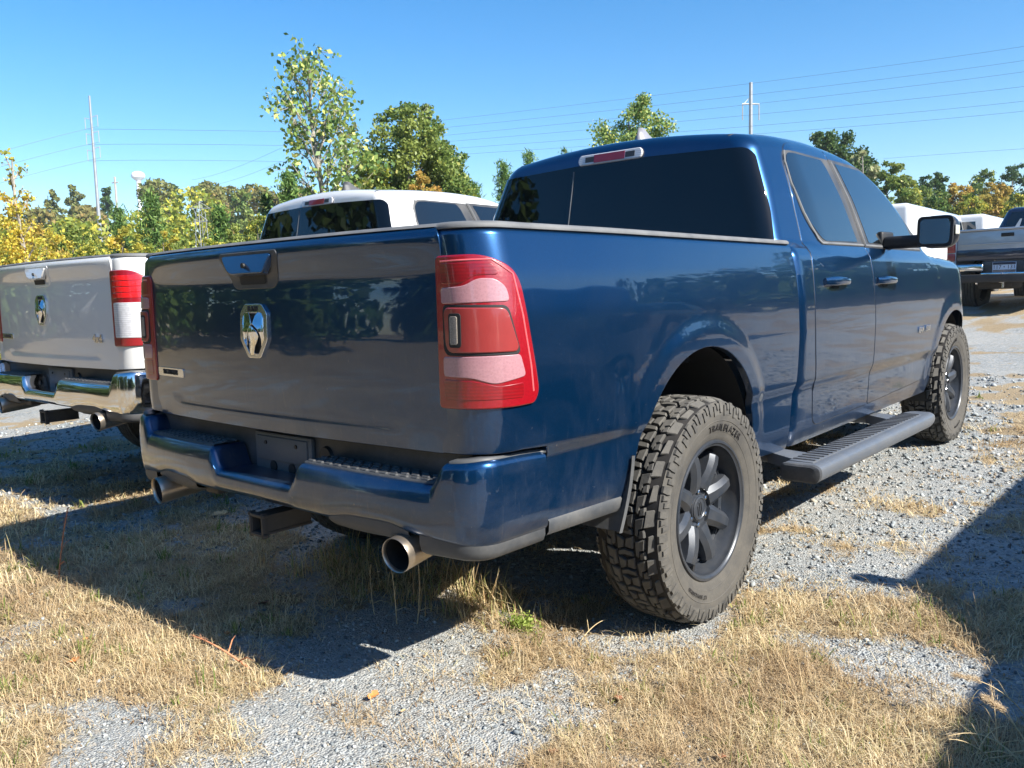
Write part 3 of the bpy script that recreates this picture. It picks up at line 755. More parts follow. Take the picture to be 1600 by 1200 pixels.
    def bump_(u, v):
        x, y, nx, ny = plan(u); zt, zb = tops(np.abs(u)), bots(np.abs(u)); H = zt-zb
        prof = np.array([(-.10, 0, 0), (-.020, 0, 0), (-.008, 0, .005), (0, 0, .018), (.006, .30, 0), (.008, .55, 0), (.004, .8, 0), (0, 1, -.022), (-.003, 1, -.012), (-.010, 1, -.004), (-.020, 1, 0), (-.045, 1, 0), (-.095, 1, .001), (-.135, 1, .001)])
        k = v.astype(int); d = prof[k, 0]; d = np.where(k >= 12, np.where(np.abs(u) > .93, np.where(k == 12, -.05, -.06), d), d)
        z = zb+prof[k, 1]*H+prof[k, 2]
        return np.stack([x+nx*d, y+ny*d, z], 1)
    us = np.unique(np.concatenate([np.linspace(0, SL, 60), np.linspace(.215, .28, 16), np.linspace(.82, .89, 14), np.linspace(.88, 1.08, 14)])); us = np.concatenate([-us[::-1][:-1], us])
    BM = MT['chromebumper'] if variant == 'white' else P['bumperpaint']
    bp = gridmesh('bumper', bump_, us, np.arange(14.), BM, t, sharp=60)
    def pad(u0, u1, d0, d1, nm, dz, nb, rows):
        """moulded tread pad following the bumper top"""
        def f(u, v):
            x, y, nx, ny = plan(u); d = d0+(d1-d0)*np.clip(v, 0, 1); z = tops(np.abs(u))+np.where((v < 0) | (v > 1), -.006, dz)
            return np.stack([x+nx*d, y+ny*d, z], 1)
        o = gridmesh(nm, f, np.linspace(u0, u1, 24), np.array([-.001, 0, .5, 1, 1.001]), MT['plastic'] if nb else MT['greyplastic'], bp)
        if nb:
            mb = MB()
            for i in range(nb):
                for j in range(rows):
                    u = np.array([u0+(u1-u0)*(i+.5+(j % 2)*.5)/(nb+.5)]); x, y, nx, ny = plan(u); d = d0+(d1-d0)*(j+.5)/rows
                    mb.box((x[0]+nx[0]*d, y[0]+ny[0]*d, tops(abs(u))[0]+dz+.001), (.030, .013, .008), .003, None, 1)
            mb.build('tread_ridge', MT['plastic'], bp)
    for s in B:
        pad(*( (.275, .825) if s > 0 else (-.825, -.275)), -.022, -.125, 'step_pad', .006, 13, 4)
        pad(*( (.885, 1.27) if s > 0 else (-1.27, -.885)), -.014, -.055, 'corner_pad', .005, 0, 0)
    # back wall, plate mount
    mb = MB(); mb.box((0, -1.128, .705), (1.80, .02, .235)); mb.build('bumper_back_wall', MT['plastic'], bp)
    mb = MB(); mb.box((0, -1.18, .651), (.44, .11, .012), .004); mb.build('recess_floor', MT['plastic'], bp)
    mb = MB(); mb.box((0, -1.146, .715), (.34, .020, .150), .008)
    mb.box((0, -1.158, .735), (.30, .008, .085), .006); mb.build('plate_mount', MT['mount'], bp)
    for s in B:
        mb = MB(); mb.lathe([(0, 0), (0, .019), (.004, .019)], 20, 'y', c=(s*.055, -1.1605, .672)); mb.build('mount_hole', MT['dark'], bp)
        mb = MB(); mb.lathe([(0, 0), (0, .007), (.006, .007)], 12, 'y', c=(s*.09, -1.166, .755)); mb.build('plate_screw', MT['seal'], bp)
    mb = MB(); mb.lathe([(0, .0), (0, .030), (.012, .034)], 24, 'y', c=(.232, -1.150, .735)); mb.build('wiring_socket', MT['seal'], bp)
    # lower valance pieces
    for s in B:
        for (u0, u1, z0) in ((.40, .735, .545), (.775, SL-.005, .515)):
            def val(u, v, u0=u0, u1=u1, z0=z0):
                x, y, nx, ny = plan(u); edge = np.minimum(np.abs(u)-u0, u1-np.abs(u)); zt = bots(np.abs(u))+.008
                zz = z0+(.018*np.exp(-np.maximum(edge, 0)/.03) if u0 < .7 else .0); k = v.astype(int)
                d = np.array([-.09, -.035, -.014, -.006, -.006])[k]; f = np.array([0, 0, .22, .6, 1.])[k]
                return np.stack([x+nx*d, y+ny*d, zz+(zt-zz)*f], 1)
            uu = np.linspace(u0, u1, 30)*s
            gridmesh('lower_valance', val, uu, np.arange(5.), MT['greyplastic'], bp, sharp=50)
    # ---- exhaust tips, hitch, underside
    for s in B:
        c = np.array([s*.708, -1.272, .515]); ax = np.array([s*.10, -.97, -.10]); ax /= np.linalg.norm(ax); a = c-ax*.24; ro = .053
        mb = MB(); mb.lathe([(-.24, ro*.90), (-.15, ro*.98), (-.02, ro), (-.004, ro*1.005), (0, ro*.985), (-.002, ro*.945), (-.012, ro*.92), (-.16, ro*.90)], 36, 'y')
        ex_ = mb.build('exhaust_tip', MT['steel'], t, angle=50)
        q_ = Vector((0, 1, 0)).rotation_difference(Vector(ax)); ex_.location = c; ex_.rotation_mode = 'QUATERNION'; ex_.rotation_quaternion = q_
        mb = MB(); mb.lathe([(-.14, .0), (-.14, ro*.9), (-.013, ro*.90)], 28, 'y'); mb.build('tip_inside', MT['dark'], ex_)
        mb = MB(); mb.tube([a, a+np.array([-s*.02, .25, .06]), a+np.array([-s*.05, .6, .12])], .036, 10); mb.build('exhaust_pipe', MT['iron'], t)
    mb = MB(); w_ = .034
    for (cx_, cz_, dx, dz) in ((0, w_-.004, .075, .008), (0, -w_+.004, .075, .008), (w_-.004, 0, .008, .059), (-w_+.004, 0, .008, .059)): mb.box((cx_, -1.175, .492+cz_), (dx, .20, dz))
    mb.box((0, -1.268, .492+w_), (.092, .022, .010), .002); mb.box((0, -1.268, .492-w_), (.092, .022, .010), .002); mb.box((w_+.002, -1.268, .492), (.010, .022, .088), .002); mb.box((-w_-.002, -1.268, .492), (.010, .022, .088), .002)
    hr = mb.build('hitch_receiver', MT['iron'], t)
    mb = MB(); mb.tube([(-.55, -1.0, .55), (.55, -1.0, .55)], .035, 10); mb.build('hitch_crossbar', MT['iron'], hr)
    mb = MB()
    for s in B: mb.box((s*.42, 1.4, .60), (.09, 5.2, .14), .01)
    mb.box((0, 1.9, .66), (1.5, 3.6, .05)); mb.box((0, -.62, .66), (1.5, .75, .05)); mb.build('frame', MT['iron'], t)
    mb = MB(); mb.tube([(-.8, 0, zo), (-.16, 0, zo), (-.12, 0, zo), (.12, 0, zo), (.16, 0, zo), (.8, 0, zo)], [.045, .045, .13, .13, .045, .045], 14); mb.tube([(-.8, 3.57, zf), (.8, 3.57, zf)], .05, 10)
    for s in B: mb.tube([(s*.5, 0, zo), (s*.46, -.42, .74)], .028, 8); mb.box((s*.52, -.1, zo+.09), (.07, 1.15, .02), .004)
    mb.build('axle', MT['iron'], t)
    mb = MB(); mb.lathe([(-.09, .14), (-.09, .33), (-.06, .36), (.06, .36), (.09, .33), (.09, .14)], 40, 'z', c=(0, -.62, .56)); mb.build('spare_tyre', MT['tyre'], t)
    # wheel housings
    for (c, lo_a, x0) in ((AR, 0, .60), (AF, 0, .62)):
        for s in B:
            rr_ = c[2]+.004; th = np.linspace(math.radians(-16), math.radians(196), 30)
            def tub(u, v, c=c, rr_=rr_, x0=x0):
                k = v.astype(int); X = np.array([x0, x0, .80, .985])[k]; r_ = np.array([.02, 1., 1., .995])[k]*rr_
                return np.stack([X, c[0]+r_*np.cos(u), c[1]+.0+r_*np.sin(u)], 1)
            gridmesh('wheel_housing', tub, th, np.arange(4.), MT['dark'], t, sg=(s,))
    # mud guards and lower trim behind the rear wheel
    for s in B:
        def fl(u, v):
            k = v.astype(int); z = .715-.245*u; back = -.492-.075*u**1.6
            X = np.array([.80, 1.012, 1.030, 1.026])[k]-.004*u; Y = back-np.array([0, 0, .004, .016+.0])[k]
            return np.stack([X, Y, z], 1)
        gridmesh('mud_guard', fl, np.linspace(0, 1, 16), np.arange(4.), MT['greyplastic'], t, sg=(s,), sharp=60)
        def lt(u, v):
            k = v.astype(int); zz = np.array([.585, .575, .545, .532, .532])[k]; d = np.array([-.002, .007, .005, -.004, -.12])[k]
            return np.stack([XS(u, np.full_like(u, .57))+d, u, zz+.0*u], 1)
        gridmesh('lower_trim', lt, np.linspace(-.900, -.535, 14), np.arange(5.), MT['greyplastic'], t, sg=(s,), sharp=50)
    # ---- cab
    roofT = 2.13
    s0 = CABK[1]-RS*PI/2-CABK[0]
    AP = [(2.30, roofT), (2.46, 2.10), (2.62, 1.99), (2.80, 1.83), (2.98, 1.70), (3.18, 1.56), (3.33, 1.452)]
    ol = [(s0, 1.30), (s0+.45, 1.30), (.60, 1.30), (.86, 1.24), (.868, .52), (3.06, .545), (3.10, .60)]+[p for p in ARCH_F if p[1] > .62]+[(4.06, .62), (4.34, .70), (4.34, 1.36), (4.0, 1.385), (3.5, 1.418)]+AP[::-1]+[(1.2, roofT), (s0, roofT)]
    panel('cab', ol, m_cab, P_, t, .022, roll=.0, sg=B, key=K)
    panel('cab_roof', [(-.62, 1.075), (.62, 1.075), (.695, 1.12), (.70, 1.3), (.70, 2.34), (.60, 2.40), (-.60, 2.40), (-.70, 2.34), (-.70, 1.3), (-.695, 1.12)], m_roof, P_, t, .05, off=.0, roll=.0, key=K)
    for s in B:
        ribbon('roof_channel', [(.735, 2.005), (.80, 2.06), (.90, 2.115), (1.05, roofT-.005), (2.3, roofT)], m_cab, MT['seal'], t, w=.016, off=.0006, closed=False, sg=(s,))
    ribbon('roof_gap', [(-.60, 1.080), (.60, 1.080)], m_roof, MT['seal'], t, w=.004, off=.0, closed=False)
    # doors
    rd = [(1.135, .590), (1.895, .605), (1.885, 1.336), (1.905, 1.455), (1.800, 1.93), (1.775, 2.035), (1.34, 2.035), (1.235, 2.00), (1.165, 1.86), (1.128, 1.66), (1.118, 1.48), (1.090, 1.34), (1.083, 1.05)]
    fd = [(1.907, .605), (2.92, .640), (3.03, .74), (3.055, 1.0), (3.035, 1.38), (3.02, 1.455), (2.94, 1.60), (2.78, 1.76), (2.60, 1.91), (2.44, 2.00), (2.28, 2.035), (1.787, 2.035), (1.812, 1.93), (1.917, 1.455), (1.897, 1.336)]
    for s in B:
        d1 = panel('rear_door', rp(rd, [.06, .02, 0, 0, 0, .01, .08, .08, .1, .1, .05, .05, .1]), m_cab, P_, t, .028, off=.0028, roll=.012, rr=.0022, sg=(s,), key=K)
        ribbon('door_gap_shade', rp(rd, [.06, .02, 0, 0, 0, .01, .08, .08, .1, .1, .05, .05, .1]), m_cab, MT['seal'], d1, w=.010, off=.0010, sg=(s,))  # black strip painted in as the shade of the door gap
        d2 = panel('front_door', rp(fd, [.02, .10, .05, 0, .02, .02, .1, .1, .1, .1, .05, .02, 0, 0, 0]), m_cab, P_, t, .028, off=.0028, roll=.012, rr=.0022, sg=(s,), key=K)
        ribbon('door_gap_shade', rp(fd, [.02, .10, .05, 0, .02, .02, .1, .1, .1, .1, .05, .02, 0, 0, 0]), m_cab, MT['seal'], d2, w=.010, off=.0010, sg=(s,))  # same painted gap shade round the front door
        # windows: trim surround, then the pane
        q1 = [(1.315, 1.470), (1.800, 1.478), (1.700, 1.905), (1.665, 1.955), (1.235, 1.955), (1.195, 1.90), (1.172, 1.75), (1.205, 1.58)]
        q0 = [(1.290, 1.452), (1.895, 1.455), (1.800, 1.915), (1.785, 1.970), (1.225, 1.970), (1.182, 1.91), (1.160, 1.75), (1.190, 1.57)]
        f1 = [(1.985, 1.478), (2.560, 1.478), (2.86, 1.478), (2.80, 1.60), (2.66, 1.745), (2.46, 1.885), (2.28, 1.952), (1.865, 1.955), (1.885, 1.90)]
        f0 = [(1.912, 1.452), (2.975, 1.452), (2.90, 1.60), (2.75, 1.765), (2.56, 1.905), (2.40, 1.968), (2.26, 1.978), (1.796, 1.978), (1.812, 1.915)]
        rq0 = rp(q0, [.06, .01, .0, .01, .03, .05, .1, .1]); rf0 = rp(f0, [.01, .02, .1, .1, .1, .1, .05, .01, 0])
        panel('window_trim', rq0, m_cab, MT['trim'], d1, .03, off=.0062, roll=.004, rr=.002, sg=(s,), key=K+'1')
        panel('window_trim', rf0, m_cab, MT['trim'], d2, .03, off=.0062, roll=.004, rr=.002, sg=(s,), key=K+'2')
        panel('window_glass', rp(q1, [.05, .008, .02, .01, .03, .05, .1, .1]), m_cab, MT['glass'], d1, .03, off=.0085, roll=.002, rr=.001, sg=(s,), key=K+'3')
        panel('window_glass', rp(f1, [.01, .01, .04, .1, .1, .1, .05, .01, .02]), m_cab, MT['glass'], d2, .03, off=.0085, roll=.002, rr=.001, sg=(s,), key=K+'4')
        ribbon('window_moulding', [(1.20, 1.60), (1.235, 1.53), (1.27, 1.478), (1.30, 1.459), (1.89, 1.462)], m_cab, MT['railcap'], d1, w=.013, off=.009, closed=False, sg=(s,))
        ribbon('window_moulding', [(1.20, 1.60), (1.162, 1.75), (1.184, 1.90), (1.222, 1.968)], m_cab, MT['railcap'], d1, w=.008, off=.009, closed=False, sg=(s,))
        ribbon('window_moulding', [(1.92, 1.462), (2.94, 1.462)], m_cab, MT['railcap'], d2, w=.013, off=.009, closed=False, sg=(s,))
        ribbon('pillar_moulding', [(1.885, 1.47), (1.788, 1.93), (1.775, 1.965)], m_cab, MT['trim'], d1, w=.007, off=.009, closed=False, sg=(s,))
        ribbon('pillar_moulding', [(1.925, 1.47), (1.830, 1.93), (1.818, 1.965)], m_cab, MT['railcap'], d2, w=.008, off=.010, closed=False, sg=(s,))
        # handles
        for (h0, dr) in ((1.17, d1), (1.925, d2)):
            Q, N = m_cab(np.array([[h0+k*.31/8, 1.272-.004*k/8] for k in range(9)]))
            prof_h = np.array([0, .55, .85, 1, 1, 1, .9, .6, .0]); wd = [.018, .021, .022, .021, .0195, .018, .0165, .015, .012]
            V = []; nn = 10
            for k in range(9):
                c = Q[k]+N[k]*(.010+.030*prof_h[k]); a = np.linspace(0, 2*PI, nn, endpoint=False)
                up = np.array([0, 0, 1.]); 
                V.append(c+wd[k]*np.sin(a)[:, None]*up+.010*np.cos(a)[:, None]*N[k])
            V = np.concatenate(V); F = [[i*nn+j, i*nn+(j+1) % nn, (i+1)*nn+(j+1) % nn, (i+1)*nn+j] for i in range(8) for j in range(nn)]+[list(range(nn)), [8*nn+j for j in range(nn)]]
            if s < 0: V[:, 0] *= -1
            mb = MB(); mb.add(V, F); mb.build('door_handle', P_, dr, angle=60)
            panel('handle_cup', rp([(h0+.08, 1.238), (h0+.19, 1.238), (h0+.19, 1.290), (h0+.08, 1.290)], .034), m_cab, MT['dark'], dr, .03, off=.0055, roll=.0, sg=(s,))
    # badge low on the front door
    def dp(s, y0, z0, o):
        def f(u, v, w):
            P0, N0 = m_cab(np.stack([y0+u, z0+v], 1)); Q = P0+N0*(o+w)[:, None]
            if s < 0: Q[:, 0] *= -1
            return Q
        return f
    text_on('door_badge', 'RAM', .050, .003, MT['chromed'], t, dp(1, 2.765, .965, .006), 1.05, .002)
    text_on('door_badge', '1500', .050, .003, MT['chromed'], t, dp(1, 2.905, .968, .006), 1.05, .002)
    # rear window: one dark band, sliding pane seam, heater slit
    rg = [(-.905, 1.44), (.905, 1.44), (.862, 1.62), (.770, 1.875), (.735, 1.905), (0, 1.928), (-.735, 1.905), (-.770, 1.875), (-.862, 1.62)]
    g = panel('rear_window', rp(rg, [.02, .02, .05, .04, .05, 0, .05, .04, .05]), m_back, MT['rearglass'], t, .02, off=.006, roll=.006, rr=.002, key=K)
    ribbon('pane_seam', [(-.235, 1.44), (-.225, 1.895)], m_back, MT['railcap'], g, w=.007, off=.008, closed=False)
    # high brake lamp
    ch = rp([(-.185, 1.925), (.185, 1.925), (.195, 1.945), (.185, 1.968), (-.185, 1.968), (-.195, 1.945)], .01)
    c_ = panel('high_brake_lamp', ch, m_back, MT['whitelens'], t, .015, off=.014, roll=.012, rr=.006, key=K)
    ribbon('lamp_seal', ch, m_back, MT['seal'], c_, w=.018, off=.003)
    panel('red_lens', rp([(-.095, 1.927), (.095, 1.927), (.095, 1.966), (-.095, 1.966)], .003), m_back, MT['redlens'], c_, .015, off=.0155, roll=.002, rr=.001, key=K)
    for s in B: panel('cargo_bulb', rp([(s*.125-.025, 1.933), (s*.125+.03, 1.933), (s*.125+.03, 1.960), (s*.125-.025, 1.960)], .003), m_back, MT['trim'], c_, .015, off=.0152, roll=.001, rr=.001, key=K+str(s))
    # antenna fin
    V = []; F = []
    for k, (y, h, w2) in enumerate(((-.12, .0, .016), (-.10, .078, .020), (-.045, .080, .026), (.01, .050, .030), (.08, .020, .028), (.14, .0, .010))):
        V += [(-w2-.012, y, -.01), (-w2*.5, y, h*.6), (0, y, h), (w2*.5, y, h*.6), (w2+.012, y, -.01)]
    for i in range(5):
        for j in range(4): F.append([i*5+j, i*5+j+1, (i+1)*5+j+1, (i+1)*5+j])
    F.append([0, 1, 2, 3, 4])
    zr_ = m_roof(np.array([[0, 1.33]]))[0][0][2]
    mb = MB(); mb.add(np.array(V)+np.array([0, 1.30, zr_]), F); mb.build('antenna_fin', MT['fin'] if variant == 'blue' else MT['greyplastic'], t, angle=60)
    # windscreen, bonnet, nose
    panel('windscreen', rp([(-.60, 2.46), (.60, 2.46), (.70, 2.9), (.76, 3.30), (0, 3.40), (-.76, 3.30), (-.70, 2.9)], [.05, .05, 0, .05, 0, .05, 0]), m_roof, MT['glass'], t, .06, off=.004, roll=.004, key=K)
    panel('bonnet', rp([(-.93, 3.42), (0, 3.46), (.93, 3.42), (.80, 4.30), (0, 4.44), (-.80, 4.30)], .04), m_roof, P_, t, .06, off=.003, roll=.01, key=K)
    def m_front(uv):
        n = len(uv); O = np.stack([uv[:, 0], np.full(n, 2.6), uv[:, 1]], -1); D = np.tile([0., 1., 0.], (n, 1)); Pq = hit(O, D, F_low, far=2.6, n=200); return Pq, grad(F_low, Pq)
    fr = panel('front_fascia', rp([(-.86, .66), (.86, .66), (.86, 1.36), (-.86, 1.36)], .05), m_front, P_, t, .05, off=.002, roll=.01, key=K)
    gr = panel('grille', rp([(-.52, .92), (.52, .92), (.58, 1.27), (-.58, 1.27)], .05), m_front, MT['dark'], t, .05, off=.008, roll=.01, key=K)
    for i in range(5): panel('grille_bar', rp([(-.50, .95+.06*i), (.50, .95+.06*i), (.50, .968+.06*i), (-.50, .968+.06*i)], .006), m_front, MT['chromed'] if variant == 'white' else P_, gr, .05, off=.02, roll=.02, key=K+str(i))
    for s in B: panel('headlamp', rp([(s*.60, 1.12), (s*.84, 1.12), (s*.84, 1.28), (s*.62, 1.27)] if s > 0 else [(s*.60, 1.12), (s*.62, 1.27), (s*.84, 1.28), (s*.84, 1.12)], .02), m_front, MT['whitelens'], t, .03, off=.010, roll=.01, key=K+str(s))
    mb = MB(); mb.box((0, 4.42, .66), (1.56, .20, .24), .06, None, 3); mb.build('front_bumper', BM, t)
    # mirrors
    for s in B:
        mr = empty('door_mirror', (s*1.245, 2.20, 1.530), 0, t); mr.rotation_euler = (0, 0, s*-.10)
        mb = MB(); mb.box((s*.01, .045, .0), (.200, .14, .178), .064, None, 5); mb.build('mirror_housing', P['mirror'], mr, angle=80)
        mb = MB(); mb.prism([(s*.01+a, b) for a, b in rp([(-.094, -.080), (.090, -.084), (.096, .080), (-.090, .084)], .03)], -.022, -.005); mb.build('mirror_bezel', MT['seal'], mr, angle=60)
        mb = MB(); mb.prism([(s*.012+a, b) for a, b in rp([(-.079, -.064), (.074, -.068), (.080, .064), (-.076, .068)], .024)], -.0265, -.020); mb.build('mirror_glass', MT['mirror'], mr)
        mb = MB(); mb.box((-s*.175, .03, -.045), (.22, .085, .070), .025, None, 3); mb.box((-s*.288, .06, -.03), (.035, .16, .10), .012, None, 2); mb.build('mirror_arm', MT['seal'], mr, angle=60)
        mb = MB(); mb.box((s*.108, .03, .005), (.008, .055, .05), .003, None, 1); mb.build('mirror_indicator', MT['amberlens'], mr)
    # running boards
    if P['step']:
        for s in B:
            st = empty('running_board', (s*1.15, 0, .472), 0, t)
            sec = rp([(-.082, .034), (.058, .034), (.082, .022), (.086, -.012), (.070, -.040), (-.072, -.040), (-.084, -.02)], [.012, .015, .02, .02, .012, .012, .01], 3)
            if s < 0: sec = [(-a, b) for a, b in sec][::-1]
            n = len(sec); stations = [(.62, 1), (.64, 1), (2.30, 1), (2.36, .96), (2.42, .84), (2.46, .62)]
            V = [(a*k, y, b*(.5+.5*k)) for (y, k) in stations for (a, b) in sec]
            F = [[i*n+j, i*n+(j+1) % n, (i+1)*n+(j+1) % n, (i+1)*n+j] for i in range(len(stations)-1) for j in range(n)]+[[(len(stations)-1)*n+j for j in range(n)], list(range(n))]
            mb = MB(); mb.add(V, F); mb.build('step_bar', MT['stepmetal'], st, angle=30)
            mb = MB(); mb.add([(a*1.01, y, b*1.02) for y in (.600, .626) for (a, b) in sec]+[(a*.86, .594, b*.8) for (a, b) in sec], [[i, (i+1) % n, n+(i+1) % n, n+i] for i in range(n)]+[[i, (i+1) % n, 2*n+(i+1) % n, 2*n+i] for i in range(n)]+[[2*n+i for i in range(n)]])
            mb.build('end_cap', MT['plastic'], st, angle=30)
            mb = MB(); mb.box((-s*.020, 1.47, .0345), (.105, 1.62, .006), .002); mb.build('step_tread', MT['stepmetal'], st)
            for i in range(31):
                mb = MB(); mb.box((-s*.020, .70+i*.0517, .039), (.098, .010, .006), .0015, None, 1); 
                for q in range(5): mb.box((-s*.020+(q-2)*.021, .70+i*.0517+.006, .039), (.006, .008, .005))
                mb.build('tread_rib', MT['plastic'], st)
            for y in (.78, 2.10):
                mb = MB(); mb.add([(-s*.05, y-.09, .034), (-s*.05, y+.09, .034), (-s*.20, y+.05, .05), (-s*.20, y-.05, .05), (-s*.05, y-.09, -.02), (-s*.05, y+.09, -.02), (-s*.20, y+.05, .0), (-s*.20, y-.05, .0)], [[0, 1, 2, 3], [4, 7, 6, 5], [0, 4, 5, 1], [1, 5, 6, 2], [2, 6, 7, 3], [3, 7, 4, 0]])
                mb.box((-s*.45, y, .02), (.52, .07, .05), .01); mb.build('step_bracket', MT['stepmetal'], st, angle=30)
    for s in B:
        wheel(t, (s*xw, 0, zo), s, R, P['rr'], P['wk'], rot=.2)
        fw = wheel(t, (s*xw, 3.571, zf), s, R, P['rr'], P['wk'], rot=.9)
        if P.get('fs'): fw.scale = (.84, P['fs'], P['fs'])
    return t
# ---------------------------------------------------------------- terrain
def _vn(x, y, s, seed=0):
    """smooth value noise, -1..1"""
    r = np.random.default_rng(seed); T = r.uniform(-1, 1, (64, 64))
    X, Y = x/s, y/s; xi, yi = np.floor(X).astype(int), np.floor(Y).astype(int); fx, fy = X-xi, Y-yi
    fx = fx*fx*(3-2*fx); fy = fy*fy*(3-2*fy); g = lambda a, b: T[a % 64, b % 64]
    return (g(xi, yi)*(1-fx)+g(xi+1, yi)*fx)*(1-fy)+(g(xi, yi+1)*(1-fx)+g(xi+1, yi+1)*fx)*fy
def gz(x, y):
    x = np.asarray(x, float); y = np.asarray(y, float)
    yy = np.clip(y, 0, 13.0); z = .030*yy+.0032*yy*yy
    z = z+np.clip((y-13)/10, 0, 1)*.12+.018*np.clip(-x-1, 0, 5)*sst(60, 20, np.hypot(x, y))
    near = sst(30, 8, np.hypot(x, y))
    z = z+near*(.018*_vn(x, y, 1.7, 1)+.008*_vn(x, y, .55, 2)*sst(.2, -1, y)+.004*_vn(x, y, .21, 3))
    for (a, b, c, d) in ((0, 0, .6, 0.), (.92, 0, .55, -.004), (.92, 3.57, .5, .0), (-.92, 0, .4, 0)):
        pass
    # a low grassy hump just behind the bumper
    z = z+.040*np.exp(-(((x-.10)/.55)**2+((y+.42+.35*(x-.1))/.16)**2))
    # the wheels sit on levelled ground
    for (a, b, zt) in ((.92, 0, -.004), (-.92, 0, -.004), (.92, 3.57, .132), (-.92, 3.57, .135)):
        w = sst(.75, .25, np.hypot(x-a, y-b)); z = z*(1-w)+zt*w
    return z
def veg(x, y):
    """how grassy the lot is, 0..1: thick straw towards the camera and in tongues, bare gravel where wheels run"""
    x = np.asarray(x, float); y = np.asarray(y, float)
    n = .26*_vn(x, y, 1.3, 11)+.40*_vn(x+.3*_vn(x, y, .5, 14), y, .38, 12)+.34*_vn(x, y, .15, 13)
    # tongue of grass along the tail of the trucks and to the camera
    d = sst(-.02, -.50, y)*sst(3.6, 1.6, x)
    b = .50*d+.22*np.exp(-(((x-.45)/.6)**2+((y+1.25)/.30)**2))+.12*np.exp(-(((x-.1)/.5)**2+((y+1.6)/.2)**2))+.40*np.exp(-(((x-2.3)/.8)**2+((y+.9)/.8)**2))
    b += .5*np.exp(-(((x-1.9)/.5)**2+((y-.1)/.9)**2))-.25*np.exp(-(((x-1.9)/.35)**2+((y-.5)/.4)**2))
    b += .55*np.exp(-(((x-1.75)/.30)**2+((y-2.1)/1.3)**2))
    b += .45*np.exp(-(((x-3.1)/1.6)**2+((y-5.2)/.5)**2))
    b -= .9*np.exp(-(((x+1.6)/1.5)**2+((y-.3)/.55)**2))
    b += .35*sst(6, 14, np.hypot(x, y))
    return np.clip(.23+.13*sst(-.4, -.8, y)+b*.85+n*1.40, 0, 1)
def axis_lines(lo, hi, step, far, k=1.22):
    a = list(np.arange(lo, hi+1e-6, step)); s = step; v = hi
    while v < far: s *= k; v += s; a.append(v)
    s = step; v = lo; b = []
    while v > -far: s *= k; v -= s; b.append(v)
    return np.array(b[::-1]+a)
gx = axis_lines(-6.5, 5.0, .045, 520); gy = axis_lines(-2.9, 7.5, .045, 540, 1.14)
X, Y = np.meshgrid(gx, gy, indexing='ij'); Z = gz(X, Y); nx_, ny_ = X.shape
idx = np.arange(nx_*ny_).reshape(nx_, ny_)
Q = np.stack([idx[:-1, :-1], idx[1:, :-1], idx[1:, 1:], idx[:-1, 1:]], -1).reshape(-1, 4)
gme = mesh('ground', np.stack([X, Y, Z], -1).reshape(-1, 3), Q)
at_ = gme.attributes.new('veg', 'FLOAT', 'POINT'); at_.data.foreach_set('value', veg(X, Y).astype(np.float32).ravel())
